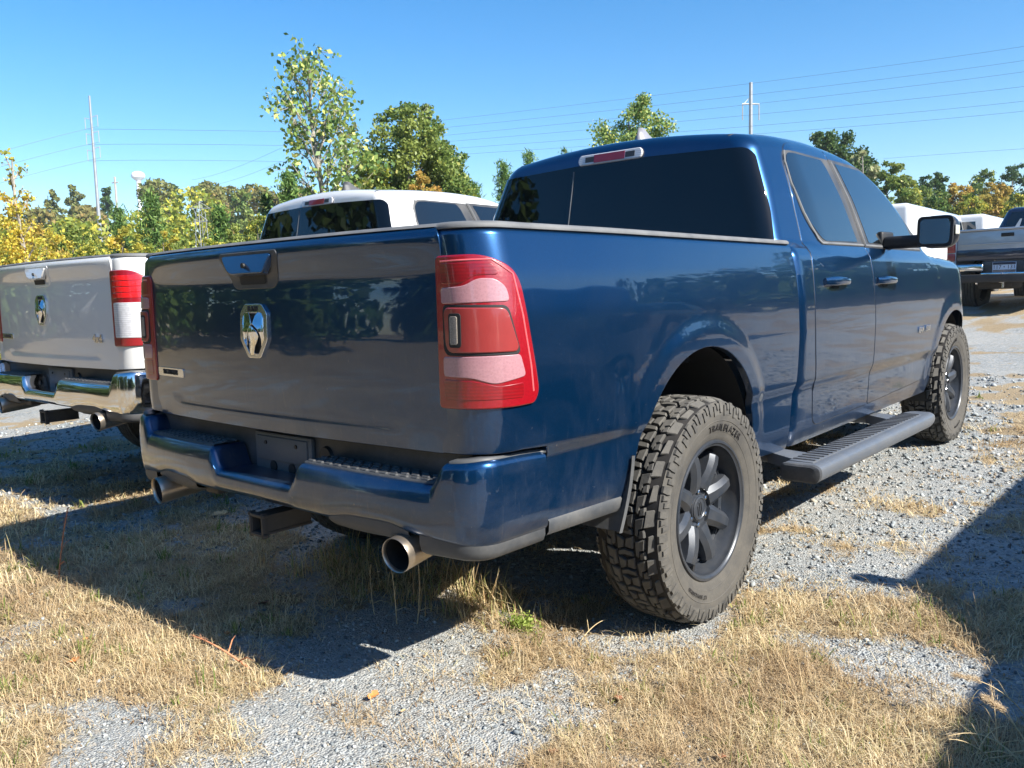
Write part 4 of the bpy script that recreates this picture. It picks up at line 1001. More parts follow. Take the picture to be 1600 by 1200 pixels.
def ground_mat():
    m, t, b = newmat('gravel_and_straw'); co = objco(t)
    A = t.nodes.new('ShaderNodeAttribute'); A.attribute_name = 'veg'; vg = A.outputs['Fac']
    # gravel: two sizes of stones, grey-blue with pale and rusty ones
    v1 = _n(t, 'ShaderNodeTexVoronoi', Scale=46.); v1.feature = 'F1'; v1.inputs['Randomness'].default_value = 1; t.links.new(co, v1.inputs['Vector'])
    v2 = _n(t, 'ShaderNodeTexVoronoi', Scale=120.); t.links.new(co, v2.inputs['Vector'])
    s1 = t.nodes.new('ShaderNodeSeparateColor'); t.links.new(v1.outputs['Color'], s1.inputs[0])
    s2 = t.nodes.new('ShaderNodeSeparateColor'); t.links.new(v2.outputs['Color'], s2.inputs[0])
    c1 = ramp(t, s1.outputs[0], [(0, (.13, .145, .15)), (.35, (.22, .245, .255)), (.7, (.32, .345, .35)), (.93, (.33, .28, .21)), (1, (.46, .46, .44))])
    c2 = ramp(t, s2.outputs[0], [(0, (.12, .13, .135)), (.5, (.235, .255, .26)), (.85, (.35, .36, .355)), (1, (.30, .26, .19))])
    big = math_(t, 'GREATER_THAN', s1.outputs[1], .55)
    gcol = mixc(t, big, c2, c1)
    fines = ramp(t, noise(t, 1.6, 8, .62, co), [(.35, g3(0)), (.65, g3(1))])
    gcol = mixc(t, math_(t, 'MULTIPLY', fines, .40), gcol, (.34, .33, .30))
    gcol = mixc(t, math_(t, 'MULTIPLY', ramp(t, noise(t, .55, 6, .6, co), [(.40, g3(0)), (.62, g3(1))]), .45), gcol, (.36, .35, .325))
    gcol = mixc(t, math_(t, 'MULTIPLY', ramp(t, noise(t, 3.1, 6, .7, co), [(.55, g3(0)), (.72, g3(1))]), .5), gcol, (.17, .165, .15))
    # straw litter and soil
    ms = _n(t, 'ShaderNodeMapping'); ms.inputs['Scale'].default_value = (1, 1, 1); t.links.new(co, ms.inputs[0])
    f3 = noise(t, 95, 6, .7, co, 1.5); f4 = noise(t, 9, 6, .65, co)
    soil = ramp(t, f3, [(.30, (.13, .10, .065)), (.48, (.30, .235, .15)), (.62, (.48, .38, .24)), (.8, (.60, .50, .34))])
    soil = mixc(t, ramp(t, f4, [(.4, g3(0)), (.7, g3(.5))]), soil, (.28, .22, .13))
    e = math_(t, 'ADD', vg, math_(t, 'MULTIPLY', math_(t, 'SUBTRACT', noise(t, 14, 7, .7, co), .5), .9))
    msk = ramp(t, e, [(.46, g3(0)), (.66, g3(1))])
    wide = ramp(t, noise(t, .8, 5, .6, co), [(.35, g3(0)), (.62, g3(1))]); soil = mixc(t, math_(t, 'MULTIPLY', wide, .6), soil, (.20, .145, .085))
    t.links.new(mixc(t, msk, gcol, soil), b.inputs['Base Color']); b.inputs['Roughness'].default_value = .92; b.inputs['Specular IOR Level'].default_value = .25
    h = math_(t, 'SUBTRACT', 1., math_(t, 'MULTIPLY', v1.outputs['Distance'], 28.)); h2 = math_(t, 'SUBTRACT', 1., math_(t, 'MULTIPLY', v2.outputs['Distance'], 60.))
    hh = math_(t, 'ADD', math_(t, 'MULTIPLY', h, big), math_(t, 'MULTIPLY', h2, .4)); hh = math_(t, 'ADD', hh, math_(t, 'MULTIPLY', f3, .8))
    t.links.new(bump(t, hh, .38, .008), b.inputs['Normal'])
    return m
tag(link('ground', gme, ground_mat()), kind='structure')
# ---------------------------------------------------------------- loose stones, grass, litter near the camera
def polar(n, rmin, rmax, p, a0=-14, a1=82):
    """points round the camera spot, density ~ r^-p, over a wide fan of headings left of +y"""
    u = rng.random(n); q = 2-p
    r = (rmin**q+(rmax**q-rmin**q)*u)**(1/q) if abs(q) > 1e-6 else rmin*(rmax/rmin)**u
    a = np.radians(rng.uniform(a0, a1, n)); return CAM_P[0]-r*np.sin(a), CAM_P[1]+r*np.cos(a), r
def island_mat(name, stops, rough=.85, translucent=0., spec=.3, big=None):
    m, t, b = newmat(name); g = t.nodes.new('ShaderNodeNewGeometry')
    c = ramp(t, g.outputs['Random Per Island'], stops)
    if big:
        c = mixc(t, ramp(t, noise(t, big[0], 4, .6, g.outputs['Position']), [(.40, g3(0)), (.62, g3(1))]), c, mixc(t, .6, c, big[1]))
    b.inputs['Roughness'].default_value = rough; b.inputs['Specular IOR Level'].default_value = spec
    t.links.new(c, b.inputs['Base Color'])
    if translucent:
        tr = t.nodes.new('ShaderNodeBsdfTranslucent'); t.links.new(c, tr.inputs[0]); mx = t.nodes.new('ShaderNodeMixShader'); mx.inputs[0].default_value = translucent
        t.links.new(b.outputs[0], mx.inputs[1]); t.links.new(tr.outputs[0], mx.inputs[2]); t.links.new(mx.outputs[0], t.nodes['Material Output'].inputs[0])
    return m
def ico():
    bm = bmesh.new(); bmesh.ops.create_icosphere(bm, subdivisions=1, radius=1); V = np.array([v.co[:] for v in bm.verts]); F = np.array([[v.index for v in f.verts] for f in bm.faces]); bm.free(); return V, F
def rotmats(n):
    q = rng.normal(size=(n, 4)); q /= np.linalg.norm(q, axis=1, keepdims=True); w, x, y, z = q.T
    return np.stack([1-2*(y*y+z*z), 2*(x*y-z*w), 2*(x*z+y*w), 2*(x*y+z*w), 1-2*(x*x+z*z), 2*(y*z-x*w), 2*(x*z-y*w), 2*(y*z+x*w), 1-2*(x*x+y*y)], 1).reshape(n, 3, 3)
def stones(name, n, rmin, rmax, p, smin, smax, mat, sink=.25, keep=None):
    x, y, r = polar(n, rmin, rmax, p)
    ok = np.abs(gz(x, y)) < 9
    v = veg(x, y); ok &= rng.random(n) < np.clip(1.25-1.15*v, .12, 1)
    # not inside the tyres
    for (a, b) in ((.92, 0), (-.92, 0), (.92, 3.57), (-.92, 3.57)): ok &= ~((np.abs(x-a) < .17) & (np.abs(y-b) < .12))
    x, y, r = x[ok], y[ok], r[ok]; n = len(x)
    V, F = ico(); s = smin*(smax/smin)**(rng.random(n)**2.2)
    s = s*np.clip(r/3.2, .8, 2.2)
    sh = rng.uniform(.5, 1.2, (n, 1, 3)); jit = rng.uniform(.55, 1.25, (n, len(V), 1))
    R = rotmats(n); P = np.einsum('nij,nvj->nvi', R, V[None]*sh*jit)*s[:, None, None]
    P[..., 2] *= .75
    P += np.stack([x, y, gz(x, y)+s*(.75*.5-sink)], 1)[:, None, :]
    FF = (F[None]+(np.arange(n)*len(V))[:, None, None]).reshape(-1, 3)
    return tag(obj(name, P.reshape(-1, 3), FF, mat, smooth=False), kind='stuff')
st_m = island_mat('loose_stone', [(0, (.09, .095, .10)), (.3, (.19, .215, .225)), (.65, (.31, .335, .34)), (.86, (.43, .44, .425)), (.92, (.36, .31, .23)), (.97, (.22, .17, .12)), (1, (.58, .58, .55))], .85)
tag(stones('gravel', 85000, 1.15, 9.5, 1.75, .0030, .0105, st_m, .08), label='loose crushed grey stone scattered over the lot', kind='stuff')
tag(stones('coarse_gravel', 1300, 1.2, 8, 1.6, .009, .017, st_m, .1), label='larger angular stones lying among the gravel', kind='stuff')
def blades(name, n, rmin, rmax, p, hmin, hmax, w, mat, dens_pow=1.0, flat=.35, thr=.25, clump=7, tall=0, where=None):
    """bent tapering grass blades in tufts"""
    nc = n//clump; x, y, r = polar(nc*3, rmin, rmax, p); v = veg(x, y) if where is None else where(x, y)
    ok = rng.random(len(x)) < np.clip((v-thr)/(1-thr), 0, 1)**dens_pow
    for (a, b) in ((.92, 0), (-.92, 0), (.92, 3.57)): ok &= ~((np.abs(x-a) < .19) & (np.abs(y-b) < .16))
    x, y, r, v = x[ok][:nc], y[ok][:nc], r[ok][:nc], v[ok][:nc]; nc = len(x)
    m = nc*clump; cx = np.repeat(x, clump); cy = np.repeat(y, clump); rr_ = np.repeat(r, clump); sc = np.repeat(.6+.8*rng.random(nc), clump)
    bx = cx+rng.normal(0, .018, m)*sc; by = cy+rng.normal(0, .018, m)*sc
    az = rng.uniform(0, 2*PI, m); H = rng.uniform(hmin, hmax, m)*sc*(.7+.5*np.repeat(v, clump)); lean = np.where(rng.random(m) < flat, rng.uniform(.9, 1.45, m), rng.uniform(.1, .8, m))
    ww = w*np.clip(rr_/2.2, .8, 3)*rng.uniform(.7, 1.3, m)
    dx, dy = np.cos(az), np.sin(az); px, py = -dy, dx
    rows = []
    for f, wf in ((0, 1), (.4, .85), (.75, .55), (1, .05)):
        a = lean*(.45+.75*f); hx = H*f*np.sin(a); hz = np.maximum(H*f*np.cos(a), .0)+.003
        X_ = bx+dx*hx; Y_ = by+dy*hx; Z_ = gz(X_, Y_)+hz
        tw = ww*wf/2
        rows.append(np.stack([X_-px*tw, Y_-py*tw, Z_], 1)); rows.append(np.stack([X_+px*tw, Y_+py*tw, Z_], 1))
    P = np.stack(rows, 1).reshape(-1, 3); b0 = (np.arange(m)*8)[:, None, None]
    F = np.array([[0, 1, 3, 2], [2, 3, 5, 4], [4, 5, 7, 6]])[None]+b0
    return obj(name, P, F.reshape(-1, 4), mat, smooth=True)
straw = island_mat('straw', [(0, (.34, .23, .12)), (.25, (.56, .43, .24)), (.6, (.72, .59, .36)), (.9, (.80, .70, .48)), (1, (.42, .40, .15))], .7, .35, big=(1.9, (.34, .22, .12)))
greenb = island_mat('green_blades', [(0, (.10, .16, .03)), (.5, (.20, .26, .06)), (.8, (.33, .34, .10)), (1, (.45, .38, .16))], .6, .4)
tag(blades('dry_grass', 90000, 1.15, 7, 1.6, .014, .050, .0017, straw, 1.5, .55, .20, 8), label='short dry straw-coloured grass over the gravel', kind='stuff')
tag(blades('dry_grass_litter', 60000, 1.15, 8, 1.5, .025, .085, .0017, straw, .8, .97, .02, 5), label='flattened dry grass stems lying on the ground', kind='stuff')
tag(blades('taller_grass', 2600, 1.2, 6, 1.6, .04, .10, .0020, straw, 2.2, .25, .45, 9), label='taller tufts of pale dry grass', kind='stuff')
tag(blades('green_grass', 5000, 1.2, 9, 1.5, .02, .06, .0032, greenb, 1.5, .25, .35, 12), label='scattered tufts of grass still green', kind='stuff')
def hump(x, y): return np.exp(-(((x+.45)/.70)**2+((y+.45)/.22)**2))*1.1+.9*np.exp(-(((x-.25)/.22)**2+((y+.50)/.12)**2))
tag(blades('shaded_grass', 20000, 1.5, 4.2, 1.2, .03, .14, .0024, island_mat('dull_straw', [(0, (.20, .24, .07)), (.3, (.55, .36, .18)), (.8, (.80, .66, .38)), (1, (.28, .36, .08))], .7, .4), 1., .3, .15, 9, where=hump), label='thick tufts of half green grass under the rear bumper', kind='stuff')
litter = island_mat('dead_litter', [(0, (.07, .045, .03)), (.4, (.17, .10, .05)), (.75, (.30, .19, .09)), (1, (.40, .30, .18))], .8, .1)
tag(blades('plant_litter', 9000, 1.15, 7, 1.5, .008, .030, .0040, litter, .4, 1.0, .0, 2), label='dark bits of dead leaf and stem strewn on the ground', kind='stuff')
# ---------------------------------------------------------------- vegetation
def at(px, py, depth):
    """the spot seen at photo pixel (px, py) at this depth along the view axis"""
    q = np.array([(px-800)/CAM_F, -(py-600)/CAM_F, 1.0])*depth; return CAM_P+_R.T@q
def hori(px): return 478-.0262*px
def leafcloud(C, Rv, n, size, flat=.0, shell=.55, droop=0):
    """n leaf faces spread through clumps; C (k,3) centres, Rv (k,) radii"""
    k = len(C); w = Rv**2/np.sum(Rv**2); ci = rng.choice(k, n, p=w)
    d = rng.normal(size=(n, 3)); d /= np.linalg.norm(d, axis=1, keepdims=True)
    rad = Rv[ci]*(shell+(1-shell)*rng.random(n))*np.where(rng.random(n) < .25, rng.random(n), 1)
    P = C[ci]+d*rad[:, None]*np.array([1, 1, .8])
    s = size*rng.uniform(.6, 1.35, n)
    a = rng.normal(size=(n, 3)); a[:, 2] -= droop; a /= np.linalg.norm(a, axis=1, keepdims=True)
    b = np.cross(a, rng.normal(size=(n, 3))); b /= np.linalg.norm(b, axis=1, keepdims=True)
    s_ = s[:, None]
    V = np.stack([P-a*s_*.5, P+b*s_*.34-a*s_*.05, P+a*s_*.55, P-b*s_*.34-a*s_*.05], 1).reshape(-1, 3)
    F = np.arange(n*4).reshape(-1, 4); return V, F
def limbs(mb, base, h, spread, nl, r0, top, lean=(0, 0), up=.6, twigs=3):
    """tapered trunk with limbs; returns limb end points"""
    base = np.array(base, float); ends = []
    tr = [base+np.array([lean[0]*f+.03*h*math.sin(f*5+base[0])*f, lean[1]*f+.03*h*math.cos(f*4)*f, h*f*top]) for f in np.linspace(0, 1, 7)]
    mb.tube(tr, np.linspace(r0, r0*.15, 7), 7); ends.append(tr[-1])
    for i in range(nl):
        f = .18+.78*(i+.5)/nl; k = f*6; a = int(min(5, k)); p = tr[a]+(tr[min(6, a+1)]-tr[a])*(k-a)
        az = i*2.4+rng.random()*.8; L = spread*(1.0-.5*f)*rng.uniform(.7, 1.15)
        d = np.array([math.cos(az), math.sin(az), up*rng.uniform(.6, 1.6)]); d /= np.linalg.norm(d)
        pts = [p+d*L*g+np.array([0, 0, .12*L*g*g]) for g in (0, .35, .7, 1)]
        mb.tube(pts, [r0*(1-f)*.5+.2*r0*.3, r0*.18, r0*.10, r0*.04], 5); ends += [pts[2], pts[3]]
        for q in range(twigs):
            g = rng.uniform(.4, 1); s = p+d*L*g; dd = d+rng.normal(0, .6, 3); dd /= np.linalg.norm(dd); e = s+dd*L*.35
            mb.tube([s, (s+e)/2, e], [r0*.08, r0*.05, r0*.02], 4); ends.append(e)
    return np.array(ends)
bark = simple('grey_bark', (.16, .14, .115), .9, scale=14, var=.4, bmp=.3)
palebark = simple('pale_bark', (.30, .27, .23), .9, scale=14, var=.3)
LM = {
 'green': island_mat('leaf_green', [(0, (0.043, 0.094, 0.020)), (.5, (0.102, 0.181, 0.041)), (.9, (0.203, 0.275, 0.065)), (1, (0.406, 0.377, 0.087))], .45, .35, big=(.5, (0.290, 0.319, 0.072))),
 'deep': island_mat('leaf_deep_green', [(0, (0.026, 0.065, 0.017)), (.6, (0.065, 0.123, 0.032)), (1, (0.131, 0.189, 0.051))], .5, .3),
 'yellowgreen': island_mat('leaf_yellow_green', [(0, (0.131, 0.174, 0.032)), (.5, (0.290, 0.319, 0.058)), (.85, (0.609, 0.551, 0.087)), (1, (0.850, 0.652, 0.116))], .5, .4, big=(.9, (0.145, 0.232, 0.043))),
 'yellow': island_mat('leaf_yellow', [(0, (0.232, 0.203, 0.043)), (.35, (0.609, 0.464, 0.072)), (.75, (0.850, 0.754, 0.116)), (.92, (0.696, 0.377, 0.087)), (1, (0.203, 0.290, 0.058))], .5, .45, big=(1.3, (0.203, 0.290, 0.051))),
 'orange': island_mat('leaf_orange', [(0, (0.232, 0.145, 0.043)), (.4, (0.493, 0.246, 0.065)), (.75, (0.667, 0.348, 0.072)), (1, (0.348, 0.348, 0.072))], .5, .4, big=(.35, (0.319, 0.348, 0.072))),
 'pine': island_mat('pine_needle', [(0, (0.043, 0.102, 0.029)), (.5, (0.109, 0.203, 0.051)), (1, (0.232, 0.348, 0.087))], .5, .3),
 'poplar': island_mat('poplar_leaf', [(0, (0.072, 0.145, 0.043)), (.5, (0.203, 0.304, 0.080)), (.85, (0.406, 0.478, 0.131)), (1, (0.696, 0.609, 0.203))], .4, .35),
 'pale': island_mat('pale_leaf', [(0, (0.232, 0.275, 0.131)), (.6, (0.406, 0.435, 0.217)), (1, (0.580, 0.522, 0.290))], .6, .4),
 'brown': island_mat('leaf_brown', [(0, (0.131, 0.109, 0.043)), (.4, (0.275, 0.217, 0.072)), (.7, (0.203, 0.232, 0.065)), (1, (0.406, 0.246, 0.087))], .6, .3, big=(.08, (0.116, 0.174, 0.043))),
}
def tree(name, label, px, top, depth, wpx, kind, group=None, n=2600, leaf=.22, hh=None, clumps=16, cy=.55, sparse=1., cat='tree', trunkvis=True, squash=1., nl=9, base_z=None, zlow=.25, shell=.55, bk=None, up=.6):
    """wpx: crown width in photo pixels"""
    p = at(px, hori(px), depth); x, y = p[0], p[1]; z0 = float(gz(x, y)) if base_z is None else base_z
    ztop = at(px, top, depth)[2]; h = ztop-z0; w = wpx/CAM_F*depth
    e = empty(name, (x, y, z0)); tag(e, label, cat, group)
    mb = MB(); ends = limbs(mb, (0, 0, -.15), h, w*.52, nl, max(.02, h*.018), .93, up=up, twigs=4 if sparse < 1 else 2)
    for V_ in mb.V: V_[:, 2] = np.where(V_[:, 2] > h*.97, h*.97+(V_[:, 2]-h*.97)*.12, V_[:, 2])
    mb.build('trunk', bk or bark, e)
    k = clumps*4; C = []; Rv = []; n = int(n*4.2); leaf = leaf*.43
    for i in range(k):
        f = zlow+(1-zlow)*(i+.5)/k; env = math.sin(PI*min(1, max(.05, (f-zlow)/(1-zlow)*.80+.17)))**.5
        az = rng.uniform(0, 2*PI); rr = w*.5*env*rng.uniform(.0, 1.)**.5*.95
        C.append((rr*math.cos(az), rr*math.sin(az), h*(f-.04))); Rv.append(w*.5*env*rng.uniform(.16, .34)+.015*h)
    C = np.array(C); Rv = np.array(Rv)
    lim = ztop-z0; C[:, 2] = np.minimum(C[:, 2], lim-Rv*.75)
    if sparse < 1:
        lim_ = h*1.0; ends = ends[ends[:, 2] < lim_]; C = ends[rng.permutation(len(ends))[:max(6, int(len(ends)*.8))]]; Rv = np.full(len(C), w*.075)*rng.uniform(.5, 1.9, len(C)); leaf *= .85/.43; n = int(n*1.4/4.2)
    V, F = leafcloud(C, Rv, n, leaf, shell=shell, droop=.5)
    V[:, 2] = np.maximum(V[:, 2], .02); obj('crown', V, F, LM[kind], e)
    return e
def pine(name, label, px, top, depth, wpx, group=None, n=2600, kind='pine', leaf=.20, base_z=None):
    p = at(px, hori(px), depth); x, y = p[0], p[1]; z0 = float(gz(x, y)) if base_z is None else base_z
    h = at(px, top, depth)[2]-z0; w = wpx/CAM_F*depth; e = empty(name, (x, y, z0)); tag(e, label, 'tree', group)
    mb = MB(); mb.tube([(0, 0, -.1), (0, 0, h*.5), (0, 0, h*.97)], [h*.02, h*.012, h*.004], 6)
    V = []; nb = 34
    for i in range(nb):
        f = .12+.86*i/nb; az = i*2.39; L = w*.5*(1.05-f)**.75*rng.uniform(.75, 1.15); p0 = np.array([0, 0, h*f]); d = np.array([math.cos(az), math.sin(az), .55]); mb.tube([p0, p0+d*L*.6, p0+d*L+np.array([0, 0, .1*L])], [h*.005, h*.003, h*.001], 4)
        m = n//nb; g = rng.random(m)**.6; P = p0+d*L*g[:, None]+rng.normal(0, .055*w, (m, 3))*(.4+g[:, None]); V.append(P)
    mb.build('trunk', bark, e)
    P = np.concatenate(V); m = len(P); a = rng.normal(size=(m, 3))+np.array([0, 0, .9]); a /= np.linalg.norm(a, axis=1, keepdims=True); b = np.cross(a, rng.normal(size=(m, 3))); b /= np.linalg.norm(b, axis=1, keepdims=True)
    s = leaf*.8*rng.uniform(.6, 1.3, (m, 1)); VV = np.stack([P-a*s*.4, P+b*s*.09, P+a*s*.6, P-b*s*.09], 1).reshape(-1, 3)
    obj('crown', VV, np.arange(m*4).reshape(-1, 4), LM[kind], e); return e
# near sparse tulip tree and its bushy neighbour
tree('poplar_tree', 'tall thin tree with sparse large leaves behind the white pickup cab', 514, 84, 19, 235, 'poplar', n=2600, leaf=.135, sparse=.5, nl=50, zlow=.2, shell=.2, bk=palebark, up=1.3)
tree('poplar_tree', 'slim half bare tree just right of the tall thin one', 560, 165, 20, 85, 'pale', n=1300, leaf=.11, sparse=.5, nl=26, shell=.2, bk=palebark, up=1.6)
tree('broadleaf_tree', 'dense broad green tree with drooping leaves left of the blue cab', 652, 155, 21, 185, 'green', n=11000, leaf=.20, clumps=30, zlow=.02, shell=.35)
tree('broadleaf_tree', 'small rusty orange and green tree below the dense broad tree', 672, 262, 18, 85, 'orange', n=2200, leaf=.15, clumps=10, zlow=.1)
tree('broadleaf_tree', 'leafy tree whose crown shows over the blue cab roof', 996, 150, 22, 160, 'poplar', n=6500, leaf=.17, clumps=22, zlow=.3, shell=.3)
tree('broadleaf_tree', 'green tree sloping down to the right of the dense broad one', 708, 215, 22, 95, 'green', n=4200, leaf=.18, clumps=18, zlow=.02, shell=.35)
tree('broadleaf_tree', 'bushy olive green tree low behind the white cab roof', 590, 240, 20, 95, 'yellowgreen', n=3600, leaf=.16, clumps=16, zlow=.02)
tree('sapling', 'leaning yellow sapling at the left edge with few leaves', 52, 205, 11, 95, 'yellow', n=620, leaf=.060, sparse=.5, nl=26, shell=.2, bk=palebark, up=1.5)
pine('pine_tree', 'young pine with pointed top left of the blue cab', 792, 252, 24, 60, 'young pines behind the cabs', 3600)
pine('pine_tree', 'young pine half hidden by the blue cab roof', 832, 236, 27, 60, 'young pines behind the cabs', 3600)
pine('pine_tree', 'small pine top poking above the blue cab roof near its brake lamp', 888, 230, 30, 40, 'young pines behind the cabs', 2400)
pine('pine_tree', 'slender young pine in the gap between bushy tree and blue cab', 748, 285, 22, 50, 'young pines behind the cabs', 2600)
pine('pine_tree', 'bright green young pine below the tall thin tree', 462, 268, 17, 75, 'young pines left of the tall thin tree', 3400)
pine('pine_tree', 'young pine just left of the white cab roof', 425, 300, 20, 60, 'young pines left of the tall thin tree', 2600)
pine('pine_tree', 'bright green pine in the middle of the left thicket', 247, 300, 20, 80, 'young pines in the left thicket', 3600)
pine('pine_tree', 'small bright pine right of the lattice tower', 352, 322, 19, 70, 'young pines in the left thicket', 3000)
pine('pine_tree', 'small pine just right of the steel pole foot', 196, 322, 21, 66, 'young pines in the left thicket', 2600)
# thicket of shrubs along the edge of the lot
SH = [(-60, 262, 12, 130, 'yellow', 'tall yellow shrub at the far left edge'), (15, 292, 11, 120, 'yellow', 'tall golden shrub under the leaning sapling'), (62, 332, 13, 110, 'orange', 'russet shrub behind the white tailgate'),
      (88, 352, 11.5, 105, 'yellow', 'bright yellow shrub above the white tailgate handle'), (128, 346, 15, 90, 'green', 'green shrub left of the steel pole foot'), (150, 372, 12, 95, 'yellowgreen', 'low yellow-green shrub over the white tailgate'),
      (205, 345, 14, 90, 'yellow', 'yellow shrub right of the steel pole'), (232, 376, 12.5, 85, 'yellowgreen', 'low green and gold shrub where the two tailgates meet'), (268, 352, 15, 80, 'yellow', 'golden shrub left of the lattice tower'),
      (292, 368, 13, 90, 'green', 'green shrub behind the blue tailgate corner'), (335, 366, 14, 85, 'yellowgreen', 'green shrub under the lattice tower'), (380, 345, 15, 90, 'green', 'round green shrub left of the white cab'),
      (415, 330, 18, 80, 'yellowgreen', 'yellow-green shrub behind the white cab edge'), (520, 296, 17, 90, 'yellowgreen', 'shrub at the foot of the tall thin tree'), (556, 280, 19, 80, 'yellow', 'yellow shrub between the thin and the dense tree'),
      (610, 285, 18, 90, 'green', 'green shrub over the white roof'), (735, 300, 19, 80, 'yellowgreen', 'yellow-green shrub at the right end of the white roof'), (770, 310, 21, 70, 'green', 'green shrub against the blue cab')]
for (px, top, d, w, k, lb) in SH:
    tree('shrub', lb, px, top, d, w, k, 'shrubs along the edge of the lot', n=2600, leaf=.085 if d < 14 else .11, clumps=15, zlow=.06, cat='shrub', nl=6, shell=.3)
# mid and far trees, right side
RT = [(1322, 262, 47, 100, 'green', 'green tree filling the gap under the pale wispy tree', 2600, .35), (1430, 288, 50, 75, 'green', 'mid green tree low between the vans and the mirror', 2400, .35), (1468, 296, 41, 62, 'green', 'low green tree left of the first orange tree', 2200, .3), (1568, 300, 46, 75, 'green', 'low green tree before the tall dark one', 2400, .3), (1293, 204, 48, 140, 'deep', 'dark round-topped tree above the blue windows', 8000, .40), (1352, 222, 46, 70, 'pale', 'pale wispy half bare tree beside the dark round tree', 1500, .28), (1388, 250, 38, 77, 'green', 'bushy green tree left of the vans', 4200, .30),
      (1415, 280, 44, 56, 'yellowgreen', 'yellowish tree over the first white van', 2200, .32), (1445, 272, 52, 68, 'deep', 'dark green tree over the door mirror', 2800, .4), (1462, 266, 58, 50, 'deep', 'pointed dark tree behind the mirror', 2200, .4),
      (1494, 284, 42, 77, 'orange', 'orange autumn tree right of the mirror', 4200, .30), (1530, 262, 60, 62, 'green', 'green tree behind the orange tree', 2400, .4), (1550, 282, 44, 72, 'orange', 'second orange tree nearer the right edge', 3600, .30),
      (1582, 252, 66, 75, 'deep', 'tall dark tree at the right edge of the far wood', 2800, .45), (1592, 300, 40, 75, 'yellowgreen', 'yellow-green tree at the right edge', 3000, .30), (1515, 300, 40, 62, 'yellowgreen', 'low yellow tree between the two orange ones', 2200, .28),
      (1640, 262, 55, 112, 'green', 'green tree beyond the right edge of the view', 2400, .4), (1335, 270, 50, 75, 'green', 'green tree low behind the blue cab windows', 2200, .35)]
for (px, top, d, w, k, lb, n, lf) in RT:
    tree('autumn_tree', lb, px, top, d, w, k, 'trees beyond the vans', n=n, leaf=lf, clumps=18, zlow=.15, nl=7, shell=.4, bk=palebark if k == 'pale' else None, sparse=.5 if k == 'pale' else 1)
# left far trees standing out of the wood line
for (px, top, d, w, k, lb) in [(130, 284, 110, 40, 'brown', 'dark tree on the skyline left of the steel pole'), (180, 288, 115, 34, 'deep', 'dark tree on the skyline right of the steel pole'), (255, 280, 120, 36, 'brown', 'tree on the skyline right of the water tower'),
                           (283, 284, 110, 34, 'deep', 'rounded dark tree on the skyline before the lattice tower'), (345, 292, 100, 60, 'brown', 'broad russet tree on the skyline'), (385, 294, 95, 60, 'green', 'broad green tree on the skyline left of the thin tree'), (95, 292, 105, 44, 'brown', 'low brown tree on the skyline at left')]:
    tree('skyline_tree', lb, px, top, d, w, k, 'trees on the left skyline', n=1500, leaf=.8, clumps=14, zlow=.1, nl=5)
def wood(name, a0, a1, r0, r1, h0, h1, n, leaf, kinds, lab, step=4., seed=0):
    """a far wood that reads as one mass: ranks of irregular crowns round the lot"""
    rg_ = np.random.default_rng(seed); C = []; Rv = []
    cnt = int((a1-a0)*PI/180*(r0+r1)/2/step)*3
    for i in range(cnt):
        a = math.radians(rg_.uniform(a0, a1)); r = rg_.uniform(r0, r1); x = CAM_P[0]-r*math.sin(a); y = CAM_P[1]+r*math.cos(a); h = rg_.uniform(h0, h1)*(.8+.2*math.sin(a*9+r*.1)); z = float(gz(x, y))
        for q in range(4):
            C.append((x+rg_.normal()*step*.3, y+rg_.normal()*step*.3, z+h*(.2+.22*q))); Rv.append(step*rg_.uniform(.45, .75)*(1-.1*q))
    C = np.array(C); Rv = np.array(Rv)
    V, F = leafcloud(C, Rv, n, leaf, shell=.7)
    return tag(obj(name, V, F, LM[kinds]), lab, 'woodland', kind='stuff')
wood('far_wood', 38, 80, 108, 150, 14.5, 16, 200000, .55, 'brown', 'distant autumn wood beyond the thicket', 4.5, 1)
wood('far_wood', 38, 80, 42, 70, 3.6, 6.0, 110000, .24, 'yellowgreen', 'scrubby growth between the thicket and the distant wood', 3.5, 2)
wood('far_wood', -12, 30, 85, 130, 8, 11, 130000, .5, 'green', 'distant green wood behind the vans', 6, 3)
wood('side_wood', -125, -7, 42, 55, 6, 9, 26000, .9, 'deep', 'wood on the open side of the lot', 5, 4)
wood('rear_wood', 82, 236, 17, 28, 5, 13, 60000, .5, 'deep', 'wood behind the photographer', 3.5, 5)
# ---------------------------------------------------------------- vehicles
MT['bluemirror'] = simple('black_mirror_shell', (.012, .013, .016), .3, coat=.3)
MT['bluebez'] = dusty('dull_dark_bezel', (.03, .034, .042), .4, amt=.3)
blue = pickup('pickup_truck', (0, 0, 0), 0, dict(paint=MT['blue'], bumperpaint=MT['blue'], R=.430, rr=.262, zr=.425, zf=.554, xw=.940, wk='offroad', step=True, mirror=MT['bluemirror'], fs=.965), 'blue')
tag(blue, 'dark metallic blue pickup truck with wide black off-road wheels', 'pickup truck', 'big pickups parked side by side')
white = pickup('pickup_truck', (-3.12, .477, .075), .017, dict(paint=MT['white'], bumperpaint=MT['white'], R=.405, rr=.245, zr=.385, zf=.545, xw=.87, wk='stock', step=False, mirror=MT['white']), 'white')
tag(white, 'white pickup truck with chrome rear bumper parked left of the blue one', 'pickup truck', 'big pickups parked side by side')

